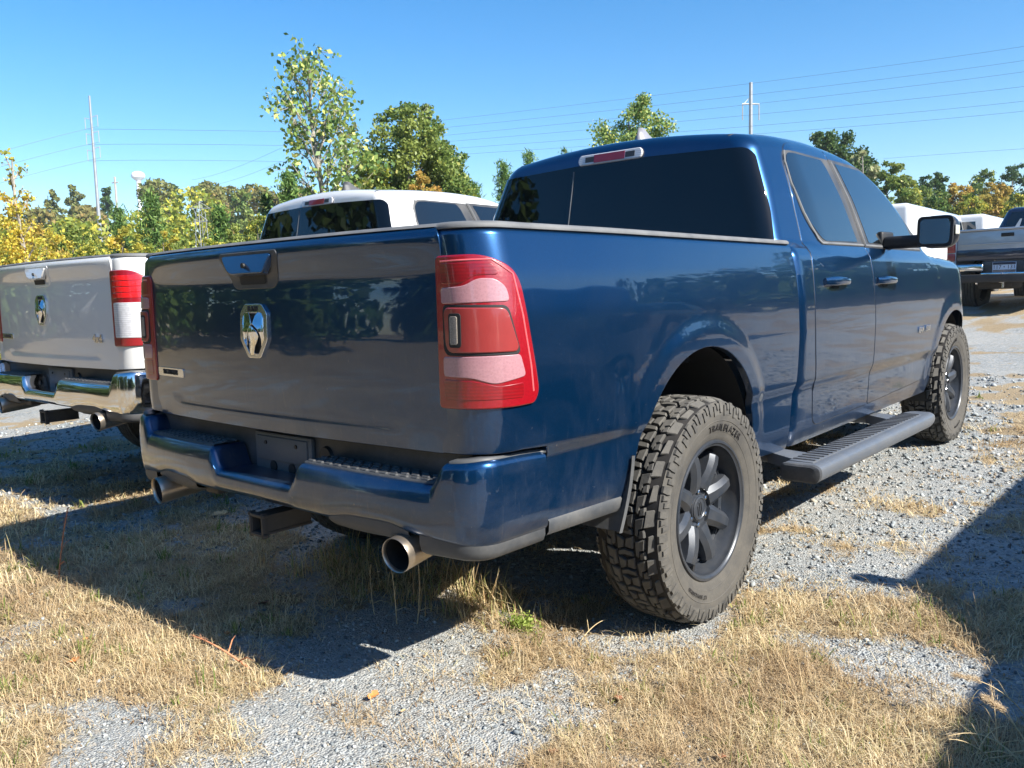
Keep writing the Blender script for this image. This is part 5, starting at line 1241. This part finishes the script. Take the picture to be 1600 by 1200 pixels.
MT['silver'] = paint('silver_paint', (.42, .44, .48), .5, .38, flake=False, amt=.6)
MT['navy'] = paint('navy_lower_paint', (.012, .018, .045), .3, .35, flake=False, amt=.6)
MT['plateface'] = simple('plate_blank', (.55, .60, .70), .5, var=.05)
MT['greypaint'] = paint('dark_grey_paint', (.05, .055, .06), .6, .35, flake=False, amt=.6)
MT['sticker'] = simple('window_sticker', (.45, .46, .46), .6)
def small_pickup(loc, rz):
    t = empty('compact_pickup', loc, rz); W2 = .83
    mb = MB(); mb.box((0, .03, .93), (1.38, .05, .44), .018, None, 3); mb.build('tailgate', MT['silver'], t); tg = t.children[0]
    mb = MB(); mb.box((0, -.002, .795), (1.372, .02, .155), .006); mb.build('lower_band', MT['navy'], tg)
    mb = MB(); mb.box((0, -.006, .955), (1.30, .012, .012), .004); mb.build('pressed_line', MT['silver'], tg)
    mb = MB(); mb.box((0, -.004, 1.075), (.17, .014, .052), .006, None, 3); mb.build('tailgate_handle', MT['dark'], tg)
    for s in (1, -1):
        mb = MB(); mb.box((s*(W2-.07), .95, .82), (.14, 1.94, .66), .035, None, 3); mb.build('bedside', MT['silver'], t)
        mb = MB(); mb.box((s*(W2-.062), .95, .635), (.142, 1.92, .24), .02, None, 2); mb.build('lower_bedside', MT['navy'], t)
        l = empty('tail_lamp', (s*(W2-.07), -.01, .90), 0, t)
        mb = MB(); mb.box((0, -.002, .06), (.115, .05, .24), .01, None, 2); mb.build('red_lens', MT['redlens'], l)
        mb = MB(); mb.box((0, -.002, -.13), (.11, .045, .12), .01, None, 2); mb.build('reverse_lens', MT['salmon'], l)
    mb = MB(); mb.box((0, .95, 1.165), (2*W2, 1.95, .03), .012); mb.box((0, .95, .62), (1.4, 1.9, .05)); mb.build('bed_rail', MT['silver'], t)
    mb = MB()
    for s in (1, -1): mb.box((s*.545, -.12, .600), (.56, .12, .115), .03, None, 3)
    mb.box((0, -.12, .50), (.60, .11, .05), .015, None, 2); b = mb.build('bumper', MT['chromebumper'], t)
    mb = MB(); mb.box((0, -.07, .60), (.60, .05, .18), .01); mb.build('bumper_recess', MT['plastic'], b)
    mb = MB(); mb.box((0, -.108, .60), (.315, .008, .155), .004); p_ = mb.build('number_plate', MT['plateface'], t)
    mb = MB(); mb.box((0, -.1135, .655), (.30, .003, .036)); mb.box((0, -.1135, .545), (.30, .003, .034)); mb.build('plate_band', MT['navy'], p_)
    fl = lambda z0, sx=1: (lambda u, v, w: np.stack([u*sx, -.1125-w, z0+v], 1))
    text_on('plate_lettering', '117 \u2022 131', .078, .001, MT['navy'], p_, fl(.60), 1.0)
    # cab
    def cabsec(z, h, y0, y1, r): return [(-h, y0, z), (h, y0, z), (h, y1, z), (-h, y1, z)]
    mb = MB(); V = cabsec(.45, W2-.01, 1.95, 4.9, 0)+cabsec(1.12, W2-.01, 1.95, 4.85, 0)
    mb.add(V, [[0, 1, 5, 4], [1, 2, 6, 5], [2, 3, 7, 6], [3, 0, 4, 7], [4, 5, 6, 7], [3, 2, 1, 0]])
    mb.build('lower_body', MT['silver'], t)
    bm = bmesh.new(); V = cabsec(1.10, .80, 1.98, 3.75, 0)+cabsec(1.62, .60, 2.15, 3.05, 0); vs = [bm.verts.new(v) for v in V]
    for f in [[0, 1, 5, 4], [1, 2, 6, 5], [2, 3, 7, 6], [3, 0, 4, 7], [4, 5, 6, 7], [3, 2, 1, 0]]: bm.faces.new([vs[i] for i in f])
    bmesh.ops.recalc_face_normals(bm, faces=bm.faces); bmesh.ops.bevel(bm, geom=bm.edges[:], offset=.09, segments=5, profile=.5, affect='EDGES'); me = bpy.data.meshes.new('cab'); bm.to_mesh(me); bm.free(); me.polygons.foreach_set('use_smooth', np.ones(len(me.polygons), bool))
    cb = link('cab', me, MT['navy'], t)
    def onrear(x, z, o): f = (z-1.10)/.52; return (x, 1.98+.17*f-o, z)
    mb = MB(); mb.add([onrear(x, z, .012) for x, z in [(-.66, 1.16), (.66, 1.16), (.52, 1.54), (-.52, 1.54)]]+[onrear(x, z, -.02) for x, z in [(-.68, 1.15), (.68, 1.15), (.54, 1.55), (-.54, 1.55)]], [[0, 1, 2, 3], [0, 4, 5, 1], [1, 5, 6, 2], [2, 6, 7, 3], [3, 7, 4, 0]])
    rw = mb.build('rear_window', MT['glass'], cb)
    for (x, z, r) in ((-.15, 1.47, .05),):
        mb = MB(); mb.lathe([(0, r*.72), (-.004, r*.72), (-.004, r), (0, r)], 24, 'y', c=onrear(x, z, .018)); mb.lathe([(0, 0), (-.003, .02), (0, .021)], 12, 'y', c=onrear(x, z, .018)); mb.build('round_sticker', MT['sticker'], rw)
    mb = MB(); mb.box(onrear(-.18, 1.30, .018), (.11, .003, .05)); mb.box(onrear(-.16, 1.34, .017), (.06, .003, .03)); mb.build('square_sticker', MT['sticker'], rw)
    mb = MB(); mb.add([onrear(-.50, 1.18, .018), onrear(-.40, 1.18, .018), onrear(-.36, 1.42, .018), onrear(-.39, 1.42, .018)], [[0, 1, 2, 3]]); mb.build('window_sticker', MT['sticker'], rw)
    for s in (1, -1):
        wheel(t, (s*.72, .95, .33), s, .33, .20, 'stock'); wheel(t, (s*.72, 4.0, .33), s, .33, .20, 'stock')
        mb = MB(); mb.lathe([(.55, .0), (.55, .38), (.80, .38)], 30, 'x', c=(0, .95, .36)); 
    mb = MB(); mb.box((0, .5, .44), (1.1, 1.6, .12), .02); mb.box((-.15, .25, .36), (.5, .5, .16), .05); mb.build('underside', MT['iron'], t)
    h = empty('hitch', (0, -.20, .43), 0, t)
    mb = MB(); mb.box((0, .10, -.03), (.06, .26, .05), .006); mb.tube([(0, -.02, -.03), (0, -.02, .03), (0, -.02, .045), (0, -.02, .075), (0, -.02, .095)], [.014, .014, .026, .026, .008], 12); mb.build('ball_mount', MT['chromed'], h)
    mb = MB(); mb.tube([(-.09, .06, -.03), (.09, .06, -.03)], .012, 8); mb.tube([(0, .05, -.03), (0, .05, -.13)], .016, 8); mb.build('hitch_pin', MT['chromed'], h)
    for (x, z, q) in ((-.38, .40, .05), (-.26, .41, .03)): mb = MB(); mb.box((x, -.06, z), (.035, .02, q*1.8), .006); mb.build('tow_hook', MT['chromed'], t)
    tag(t, 'silver over navy two-tone small pickup with chrome bumper at the right edge', 'pickup truck'); return t
small_pickup((-.09, 11.45, float(gz(-.1, 12.4))-.02), math.radians(-5))
def boxy(name, loc, rz, L, Wd, H, pm, label, cat='van', group=None, van=True, belt=None, hood=None, mz=None, mx=.12):
    """wagon or van, nose at -y in its own frame when rz = pi"""
    t = empty(name, loc, rz); h = Wd/2; belt = belt or H*.56; tb = .16 if not van else .07
    def shell(nm, secs, bev, mat):
        bm = bmesh.new(); vs = [[bm.verts.new(v) for v in s] for s in secs]
        for a, b in zip(vs[:-1], vs[1:]):
            for i in range(4): bm.faces.new([a[i], a[(i+1) % 4], b[(i+1) % 4], b[i]])
        bm.faces.new(vs[0][::-1]); bm.faces.new(vs[-1]); bmesh.ops.recalc_face_normals(bm, faces=bm.faces)
        bmesh.ops.bevel(bm, geom=bm.edges[:], offset=bev, segments=5, profile=.5, affect='EDGES', clamp_overlap=True)
        me = bpy.data.meshes.new(nm); bm.to_mesh(me); bm.free(); me.polygons.foreach_set('use_smooth', np.ones(len(me.polygons), bool)); return link(nm, me, mat, t)
    r = lambda z, hh, y0, y1: [(-hh, y0, z), (hh, y0, z), (hh, y1, z), (-hh, y1, z)]
    hood = hood or (L*.22 if not van else L*.14)
    shell('body', [r(.32, h-.04, .06, L-.05), r(belt*.75, h, 0, L), r(belt, h-.01, .02, L-.10)], .07, pm)
    y1 = L-hood
    up = shell('upper_body', [r(belt-.06, h-.02, .04, y1+.25), r(H, h-tb, .10 if van else .35, y1-(.55 if not van else .35))], .10, pm)
    zz0, zz1 = belt+.05, H-.16
    def side(s, ya, yb, nm):
        def X(z): return s*(h-.02-(tb-.02)*(z-belt+.06)/(H-belt+.06)+.004)
        V = [(X(zz0), ya, zz0), (X(zz0), yb, zz0), (X(zz1), yb-(.35 if nm == 'front_side_window' else .03), zz1), (X(zz1), ya+.03, zz1)]; V += [(x-s*.02, y, z) for x, y, z in V]
        mb = MB(); mb.add(V, [[0, 1, 2, 3], [0, 4, 5, 1], [1, 5, 6, 2], [2, 6, 7, 3], [3, 7, 4, 0]]); mb.build(nm, MT['glass'], t)
    for s in (1, -1):
        if not van:
            side(s, .45, 1.25, 'side_window'); side(s, 1.35, 2.25, 'side_window'); side(s, 2.35, y1-.1, 'front_side_window')
        else: side(s, y1-1.15, y1-.05, 'front_side_window')
        m = empty('door_mirror', (s*(h+mx), y1-(.25 if mz is None else .50), mz or belt+.10), 0, t)
        mb = MB(); mb.box((0, 0, 0), (.24, .11, .17), .04, None, 3); mb.box((-s*.15, 0, -.05), (.16, .06, .06), .015); mb.build('mirror_housing', pm if not van else MT['seal'], m)
        mb = MB(); mb.box((0, -.057, 0), (.19, .004, .12), .001); mb.build('mirror_glass', MT['mirror'], m)
        mb = MB(); mb.box((s*(h-.07), .0, belt*.86), (.12, .05, .34), .02, None, 2); mb.build('tail_lamp', MT['redlens'], t)
        mb = MB(); mb.box((s*(h-.22), L-.02, belt*.72), (.30, .08, .16), .03, None, 2); mb.build('headlamp', MT['whitelens'], t)
        for y in (.95, L-.95): wheel(t, (s*(h-.13), y, .36), s, .36, .22, 'stock'); mb = MB(); mb.lathe([(s*(h-.26), 0), (s*(h-.26), .42), (s*(h+.004), .42), (s*(h+.004), .40)], 32, 'x', c=(0, y, .37)); mb.build('wheel_arch', MT['dark'], t)
    def rear(x, z, o): f = (z-belt+.06)/(H-belt+.06); return (x, .04+(.06 if van else .31)*f-o, z)
    hw = h-.20; V = [rear(a, b, .006) for a, b in [(-hw, zz0), (hw, zz0), (hw-.07, zz1), (-hw+.07, zz1)]]; V += [(x, y+.03, z) for x, y, z in V]
    mb = MB(); mb.add(V, [[0, 1, 2, 3], [0, 4, 5, 1], [1, 5, 6, 2], [2, 6, 7, 3], [3, 7, 4, 0]]); mb.build('rear_window', MT['glass'], t)
    mb = MB(); mb.box((0, .085 if van else .34, H-.05), (.26, .04, .030), .008); mb.build('high_brake_lamp', MT['redlens'], t)
    mb = MB(); mb.box((0, -.02, .48), (Wd-.1, .14, .20), .05, None, 3); mb.box((0, L-.01, .46), (Wd-.1, .14, .22), .05, None, 3); mb.build('bumper', pm if not van else MT['seal'], t)
    f0, f1 = y1+.25, y1-(.55 if not van else .35)
    def wsf(x, z, o): f = (z-belt+.06)/(H-belt+.06); return (x, f0+(f1-f0)*f+o, z)
    V = [wsf(a, b, .02) for a, b in [(-hw, zz0), (hw, zz0), (hw-.1, zz1+.04), (-hw+.1, zz1+.04)]]; V += [(x, y-.04, z) for x, y, z in V]
    mb = MB(); mb.add(V, [[0, 1, 2, 3], [0, 4, 5, 1], [1, 5, 6, 2], [2, 6, 7, 3], [3, 7, 4, 0]]); mb.build('windscreen', MT['glass'], t)
    tag(t, label, cat, group); return t
boxy('white_van', (-2.90, 13.35, float(gz(-2.9, 13.6))-.03), math.radians(1), 5.2, 1.92, 1.74, MT['white'], 'nearer white van directly behind the blue truck door mirror', 'van', 'white vans parked ahead')
boxy('white_van', (-2.55, 17.65, float(gz(-2.5, 17.8))-.03), math.radians(0), 5.2, 1.92, 1.70, MT['white'], 'farther white van right of the mirror, behind the small silver pickup', 'van', 'white vans parked ahead')
# the vehicle standing to the right of the view, whose shadow with door mirror lies on the gravel
boxy('sport_utility_vehicle', (4.70, 3.98, float(gz(4.7, 1.2))-.06), PI, 5.8, 2.02, 1.96, MT['greypaint'], 'dark grey estate car standing just right of the view, casting the shadow at right', 'car', None, van=False, belt=1.46, hood=2.20, mz=1.64, mx=.17)
MT['tanpaint'] = paint('beige_paint', (.38, .33, .25), .3, .35, flake=False, amt=.6)
boxy('estate_car', (10.2, 9.2, float(gz(10, 7))), PI*.97, 4.8, 1.9, 1.75, MT['white'], 'white estate car at the far side of the lot, reflected in the blue doors', 'car', None, van=False)
boxy('estate_car', (7.4, 10.4, float(gz(7, 8))), PI*1.02, 4.8, 1.9, 1.70, MT['tanpaint'], 'beige estate car beside the far white one', 'car', None, van=False)
# ---------------------------------------------------------------- poles, tower, wires
galv = simple('galvanised_steel', (.27, .29, .31), .5, .3, scale=2)
palesteel = simple('pale_painted_steel', (.62, .64, .66), .5, scale=2)
woodpole = simple('weathered_pole', (.34, .31, .28), .85, scale=5)
wirem = simple('dark_wire', (.10, .11, .12), .5, .5)
def base_of(px, depth): p = at(px, hori(px), depth); return p[0], p[1]
# steel pole on the left
d = 85; x, y = base_of(165, d); z1 = at(141, 158, d)[2]; e = empty('transmission_pole', (x, y, 0)); tag(e, 'tall slender steel pole carrying power lines at the left', 'utility pole')
mb = MB(); mb.tube([(0, 0, 0), (0, 0, z1*.5), (0, 0, z1)], [.24, .17, .09], 12); mb.build('shaft', galv, e)
tops = []
for k, f in enumerate((.895, .905, .825, .835, .752, .765)):
    mb = MB(); sx = .8 if k % 2 else -.8; mb.tube([(0, 0, z1*f), (sx*.6, sx*.5, z1*f+.15)], .03, 6); mb.tube([(sx*.6, sx*.5, z1*f+.2), (sx*.6, sx*.5, z1*f-.9)], .03, 6); mb.build('insulator_arm', woodpole, e); tops.append((x+sx*.6, y+sx*.5, z1*f-.9))
# timber H pole behind the blue roof
d = 110; x2, y2 = base_of(1172, d); zt = at(1173, 137, d)[2]; e = empty('utility_pole', (x2, y2, 0)); tag(e, 'pole with a crossarm rising behind the blue cab roof', 'utility pole')
mb = MB(); mb.tube([(0, 0, 0), (0, 0, zt)], [.34, .22], 10); mb.build('shaft', galv, e)
za = at(1173, 169, d)[2]; rx = _R[0]
mb = MB(); a_ = np.array([0, 0, za]); mb.tube([a_-rx*1.1, a_+rx*1.1], .10, 6); mb.tube([a_-rx*.9, np.array([0, 0, za+1.0])], .05, 5); mb.build('crossarm', palesteel, e)
for s in (-1, 1):
    mb = MB(); q = a_+rx*1.05*s; mb.tube([q, q-np.array([0, 0, 2.0])], .06, 6); mb.build('insulator', woodpole, e)
# thin dark mast near the water tower
x, y = base_of(194, 180); e = empty('lattice_mast', (x, y, 0)); tag(e, 'thin dark mast on the skyline left of the water tower', 'mast')
mb = MB(); zt = at(193, 279, 180)[2]; mb.tube([(0, 0, 0), (0, 0, zt)], [.35, .22], 6); mb.tube([(-.8, -.3, zt-1.2), (.8, .3, zt-1.2)], .12, 5); mb.build('mast_shaft', woodpole, e)
# water tower
d = 560; x, y = base_of(230, d); zc = at(229, 277, d)[2]; e = empty('water_tower', (x, y, 0)); tag(e, 'white bulb-shaped water tower on the horizon', 'water tower')
wt = simple('white_tank_paint', (.80, .82, .84), .5, scale=.2, var=.03)
R_ = 4.3; mb = MB(); mb.lathe([(zc-3.4, 1.6), (zc-2.6, 2.6), (zc-1.2, R_*.97), (zc, R_), (zc+1.0, R_*.93), (zc+2.0, R_*.7), (zc+2.6, R_*.35), (zc+2.8, .01)], 32, 'z'); mb.build('tank', wt, e)
mb = MB(); mb.lathe([(0, 2.2), (4, 1.5), (zc-3.4, 1.5)], 20, 'z'); mb.build('stem', wt, e)
# pale lattice tower in the thicket
d = 36; kq = 36/62; x, y = base_of(322, d); zt = at(318, 316, d)[2]; e = empty('lattice_tower', (x, y, 0)); tag(e, 'pale lattice tower with two arms among the shrubs left of the white cab', 'pylon')
mb = MB(); rx = _R[0]
for s in (-1, 1):
    for q in (-.25, .25): mb.tube([np.array([0, q, 0])+rx*s*.34*kq, np.array([0, q*kq, zt-.9*kq])+rx*s*.13*kq, np.array([0, 0, zt])], [.015, .012, .008], 5)
for k in range(7):
    z0_ = zt*(.3+.09*k); w_ = (.30-.03*k)*kq; mb.tube([rx*-w_+np.array([0, .2, z0_]), rx*w_+np.array([0, .2, z0_+zt*.09])], .011, 4); mb.tube([rx*w_+np.array([0, -.2, z0_]), rx*-w_+np.array([0, -.2, z0_+zt*.09])], .011, 4)
mb.build('lattice', galv, e)
for py, L in ((327, .72*kq), (347, .55*kq)):
    z_ = at(318, py, d)[2]; mb = MB(); mb.tube([rx*-L+np.array([0, 0, z_]), rx*L+np.array([0, 0, z_])], .018, 5); mb.tube([rx*-L+np.array([0, 0, z_]), np.array([0, 0, z_+.45*kq])], .010, 4); mb.tube([rx*L+np.array([0, 0, z_]), np.array([0, 0, z_+.45*kq])], .010, 4); mb.build('arm', galv, e)
def wire(pts, lab, grp, r=.028, sag=0.):
    P = [at(*p) if len(p) == 3 and p[2] > 20 else np.array(p) for p in pts]
    # smooth curve through the given points
    P = np.array(P); t_ = np.linspace(0, 1, len(P)); tt = np.linspace(0, 1, 28)
    if len(P) == 3: co = [np.polyfit(t_, P[:, i], 2) for i in range(3)]; Q = np.stack([np.polyval(c, tt) for c in co], 1)
    else: Q = np.stack([np.interp(tt, t_, P[:, i]) for i in range(3)], 1); Q[:, 2] -= sag*4*tt*(1-tt)
    rad = np.linalg.norm(Q-CAM_P, axis=1)*r/60
    mb = MB(); mb.tube(Q, rad, 5, cap=False); o = mb.build('power_line', wirem, None); tag(o, lab, 'power line', grp)
nm_ = ['top', 'second', 'third', 'fourth', 'fifth', 'lowest']
for k, (a, b, c) in enumerate([((1640, 60), (1200, 127), (690, 188)), ((1640, 82), (1200, 145), (690, 200)), ((1640, 100), (1200, 160), (690, 212)), ((1640, 124), (1200, 177), (690, 222)), ((1640, 147), (1200, 195), (690, 233)), ((1640, 163), (1200, 208), (690, 243))]):
    wire([(*a, 60), (*b, 85), (*c, 190)], '%s of the six power lines crossing the sky at right' % nm_[k], 'power lines over the blue cab', .0075)
wire([(1640, 230, 90), (1500, 239, 100), (1380, 248, 125)], 'single low power line above the far right trees', None, .0075)
for k, (q, yy) in enumerate(zip(tops[::2], (205, 227, 252))):
    wire([tuple(q), (300, yy-1.5, 110), (470, yy+1, 150)], 'power line running right from the left steel pole, %s level' % ['upper', 'middle', 'lower'][k], 'lines from the left steel pole', .009)
for k, (q, yy) in enumerate(zip(tops[1::2], (240, 264, 289))):
    wire([tuple(q), (70, yy-22, 80), (-30, yy+6, 76)], 'power line running left from the left steel pole, %s level' % ['upper', 'middle', 'lower'][k], 'lines from the left steel pole', .009)
for k, (a, b) in enumerate((((440, 231), (300, 281)), ((440, 252), (310, 293)))):
    wire([(*a, 90), (*b, 170)], 'thin line sloping down behind the tall thin tree, %s' % ['upper one', 'lower one'][k], 'distant sloping lines', .008, .5)
# ---------------------------------------------------------------- weeds and litter on the ground
def gpt(px, py, z=0.):
    v = _R.T@np.array([(px-800)/CAM_F, -(py-600)/CAM_F, 1.0]); 
    for _ in range(4): t_ = (z-CAM_P[2])/v[2]; p = CAM_P+v*t_; z = float(gz(p[0], p[1]))
    return np.array([p[0], p[1], z])
redstem = simple('reddish_dry_stem', (.42, .17, .08), .7, scale=60, var=.4)
strawm = simple('dry_stem', (.58, .44, .24), .7, scale=60, var=.3)
fluff = island_mat('seed_fluff', [(0, (.50, .38, .24)), (1, (.78, .66, .48))], .8, .4)
def stalk(name, label, base, tip, bow, r, mat, heads=0, hl=.06, hmat=None, leaves=2):
    b = gpt(*base); t_ = b+_R[0]*tip[0]*np.array([1, 1, 0])+np.array([0, 0, tip[2]])+np.array([-.65, .76, 0])*tip[1]; m = (b+t_)/2+np.array(bow); tt = np.linspace(0, 1, 12)[:, None]; Q = (1-tt)**2*b+2*tt*(1-tt)*m+tt**2*t_
    e = empty(name, tuple(b)); tag(e, label, 'weed', 'tall dry weeds in front')
    mb = MB(); mb.tube(Q-b, np.linspace(r, r*.45, 12), 6)
    for k in range(leaves):
        p = Q[2+k*2]-b; dd = np.array([math.cos(k*2.3), math.sin(k*2.3), .5]); mb.tube([p, p+dd*.05, p+dd*.09-np.array([0, 0, .02])], [r*.7, r*.6, r*.1], 4)
    mb.build('stem', mat, e)
    if heads:
        V = []; F = []; n = heads; k = rng.random(n); P = (Q[-1]-b)-(Q[-1]-Q[-3])/np.linalg.norm(Q[-1]-Q[-3])*hl*k[:, None]+rng.normal(0, .004, (n, 3)); d_ = (Q[-1]-Q[-3])/np.linalg.norm(Q[-1]-Q[-3])+rng.normal(0, .55, (n, 3)); d_ /= np.linalg.norm(d_, axis=1, keepdims=True); s = np.cross(d_, rng.normal(size=(n, 3))); s /= np.linalg.norm(s, axis=1, keepdims=True)
        L = rng.uniform(.008, .018, (n, 1)); V = np.stack([P-s*.0007, P+d_*L, P+s*.0007], 1).reshape(-1, 3); obj('seed_head', V, np.arange(n*3).reshape(-1, 3), hmat or fluff, e)
    return e
stalk('weed_stalk', 'upright reddish weed stalk in front of the white truck shadow', (92, 905), (.055, .03, .33), (-.02, 0, .02), .0042, redstem, 90, .10, simple('rusty_seed', (.28, .13, .07), .8))
stalk('weed_stalk', 'bent reddish weed stalk leaning left over the shadow edge', (392, 1046), (-.19, .0, .125), (.03, -.03, .05), .0042, redstem, 90, .06, simple('rusty_seed_dark', (.30, .15, .08), .8))
stalk('weed_stalk', 'bunched pale stem standing under the right exhaust tip', (620, 975), (-.02, .02, .26), (.01, 0, .02), .0024, strawm, 0)
stalk('weed_stalk', 'thin pale stem just right of the one under the exhaust', (652, 975), (.01, .02, .25), (.02, 0, .02), .0022, strawm, 0)
stalk('weed_stalk', 'short pale stem left of the exhaust tip', (585, 960), (-.01, .02, .20), (-.02, 0, .02), .0022, strawm, 0)
stalk('weed_stalk', 'dry stem lying over the blue truck shadow beside the rear tyre', (905, 1005), (.10, .05, .065), (0, 0, .03), .0022, strawm, 0)
SG = [('tall fluffy-headed grass stem at the right bottom corner', (1620, 1190), (-.115, .05, .155), (0, .01, .04), .0026, 700, .06),
      ('fluffy grass stem arching left over the shadow edge', (1610, 1130), (-.21, .02, .14), (.03, 0, .06), .0020, 500, .07),
      ('curved dry grass stem low at the right bottom corner', (1600, 1198), (-.17, .05, .06), (0, .02, .07), .0024, 40, .03),
      ('thin straight grass stem crossing the right shadow', (1560, 1190), (.03, .1, .16), (0, .02, .03), .0020, 60, .04),
      ('bare stem leaning left from the bottom right corner', (1560, 1199), (-.13, .0, .08), (0, .0, .04), .0020, 0, 0),
      ('second bare stem arching right at the bottom right corner', (1520, 1199), (.10, .02, .10), (-.02, 0, .05), .0020, 0, 0),
      ('short dry stem at the edge of the right hand shadow', (1430, 975), (-.03, .01, .05), (0, 0, .02), .0018, 40, .03),
      ('dry stem with seeds rising at the right edge of the view', (1630, 1100), (-.03, .02, .13), (0, 0, .02), .0020, 260, .05)]
for lb, base, tip, bow, r, hd, hl in SG: stalk('seed_grass', lb, base, tip, bow, r, strawm, hd, hl)
lm = [simple('fallen_leaf_orange', (.52, .21, .06), .7, scale=40, var=.4), simple('fallen_leaf_brown', (.22, .09, .045), .7, scale=40, var=.4), simple('fallen_leaf_tan', (.60, .42, .22), .7, scale=40, var=.3)]
LF = [(118, 1038, 0, .030, 'orange leaf lying in straw at the lower left'), (138, 1004, 0, .020, 'small orange leaf above the lower left one'), (583, 1093, 0, .024, 'orange leaf on a dry tuft below the shadow tip'), (968, 1098, 1, .026, 'dark curled leaf in front of the rear tyre'),
      (410, 948, 1, .030, 'brown leaf in the shadow behind the bumper'), (355, 995, 0, .022, 'reddish leaf in the shadow left of the bent stalk'), (345, 806, 2, .040, 'pale elongated leaf on shaded gravel below the hitch'), (865, 1182, 1, .022, 'small brown leaf at the bottom edge'), (630, 1118, 2, .016, 'pale leaf chip beside a stone'), (1128, 1190, 1, .02, 'brown leaf near the bottom edge right of centre'), (255, 905, 1, .024, 'brown leaf near the upright weed stalk')]
for (px, py, mi, s, lb) in LF:
    p = gpt(px, py); a = rng.uniform(0, 2*PI); n = 9
    tt = np.linspace(-1, 1, n); wv = np.sqrt(np.maximum(0, 1-tt**2))*.55*(1+.25*np.sin(tt*9)); V = []
    for t0, w0 in zip(tt, wv):
        for q in (-1, 0, 1): V.append((t0*s, q*w0*s, .25*s*t0*t0+.35*s*abs(q)*w0+.1*s*math.sin(t0*4+q)))
    F = [[i*3+j, (i+1)*3+j, (i+1)*3+j+1, i*3+j+1] for i in range(n-1) for j in range(2)]
    o = obj('fallen_leaf', V, F, lm[mi]); o.location = (p[0], p[1], p[2]+.012); o.rotation_euler = (rng.uniform(-.3, .3), rng.uniform(-.3, .3), a); tag(o, lb, 'leaf', 'fallen leaves on the ground')
p = gpt(816, 984); n = 900; P = rng.normal(0, 1, (n, 3))*np.array([.030, .022, .016])+np.array([0, 0, .022]); a = rng.normal(size=(n, 3)); a /= np.linalg.norm(a, axis=1, keepdims=True); b = np.cross(a, rng.normal(size=(n, 3))); b /= np.linalg.norm(b, axis=1, keepdims=True); s = rng.uniform(.003, .007, (n, 1))
o = obj('weed_clump', np.stack([P-a*s, P+b*s*.6, P+a*s, P-b*s*.6], 1).reshape(-1, 3), np.arange(n*4).reshape(-1, 4), island_mat('fresh_green', [(0, (.14, .22, .03)), (1, (.42, .50, .12))], .6, .4)); o.location = tuple(p); tag(o, 'small bright green weed clump just left of the rear tyre', 'weed')
# ---------------------------------------------------------------- thin autumn haze
hz = MB(); hz.box((0, 0, 26), (1340, 1340, 58)); hm = bpy.data.materials.new('haze_volume'); hm.use_nodes = True; ht = hm.node_tree; ht.nodes.clear()
pv = ht.nodes.new('ShaderNodeVolumePrincipled'); pv.inputs['Density'].default_value = .00045; pv.inputs['Color'].default_value = (.80, .90, 1, 1); pv.inputs['Anisotropy'].default_value = .1
mo = ht.nodes.new('ShaderNodeOutputMaterial'); ht.links.new(pv.outputs[0], mo.inputs['Volume'])
tag(hz.build('haze', hm, None, smooth=False), kind='stuff')
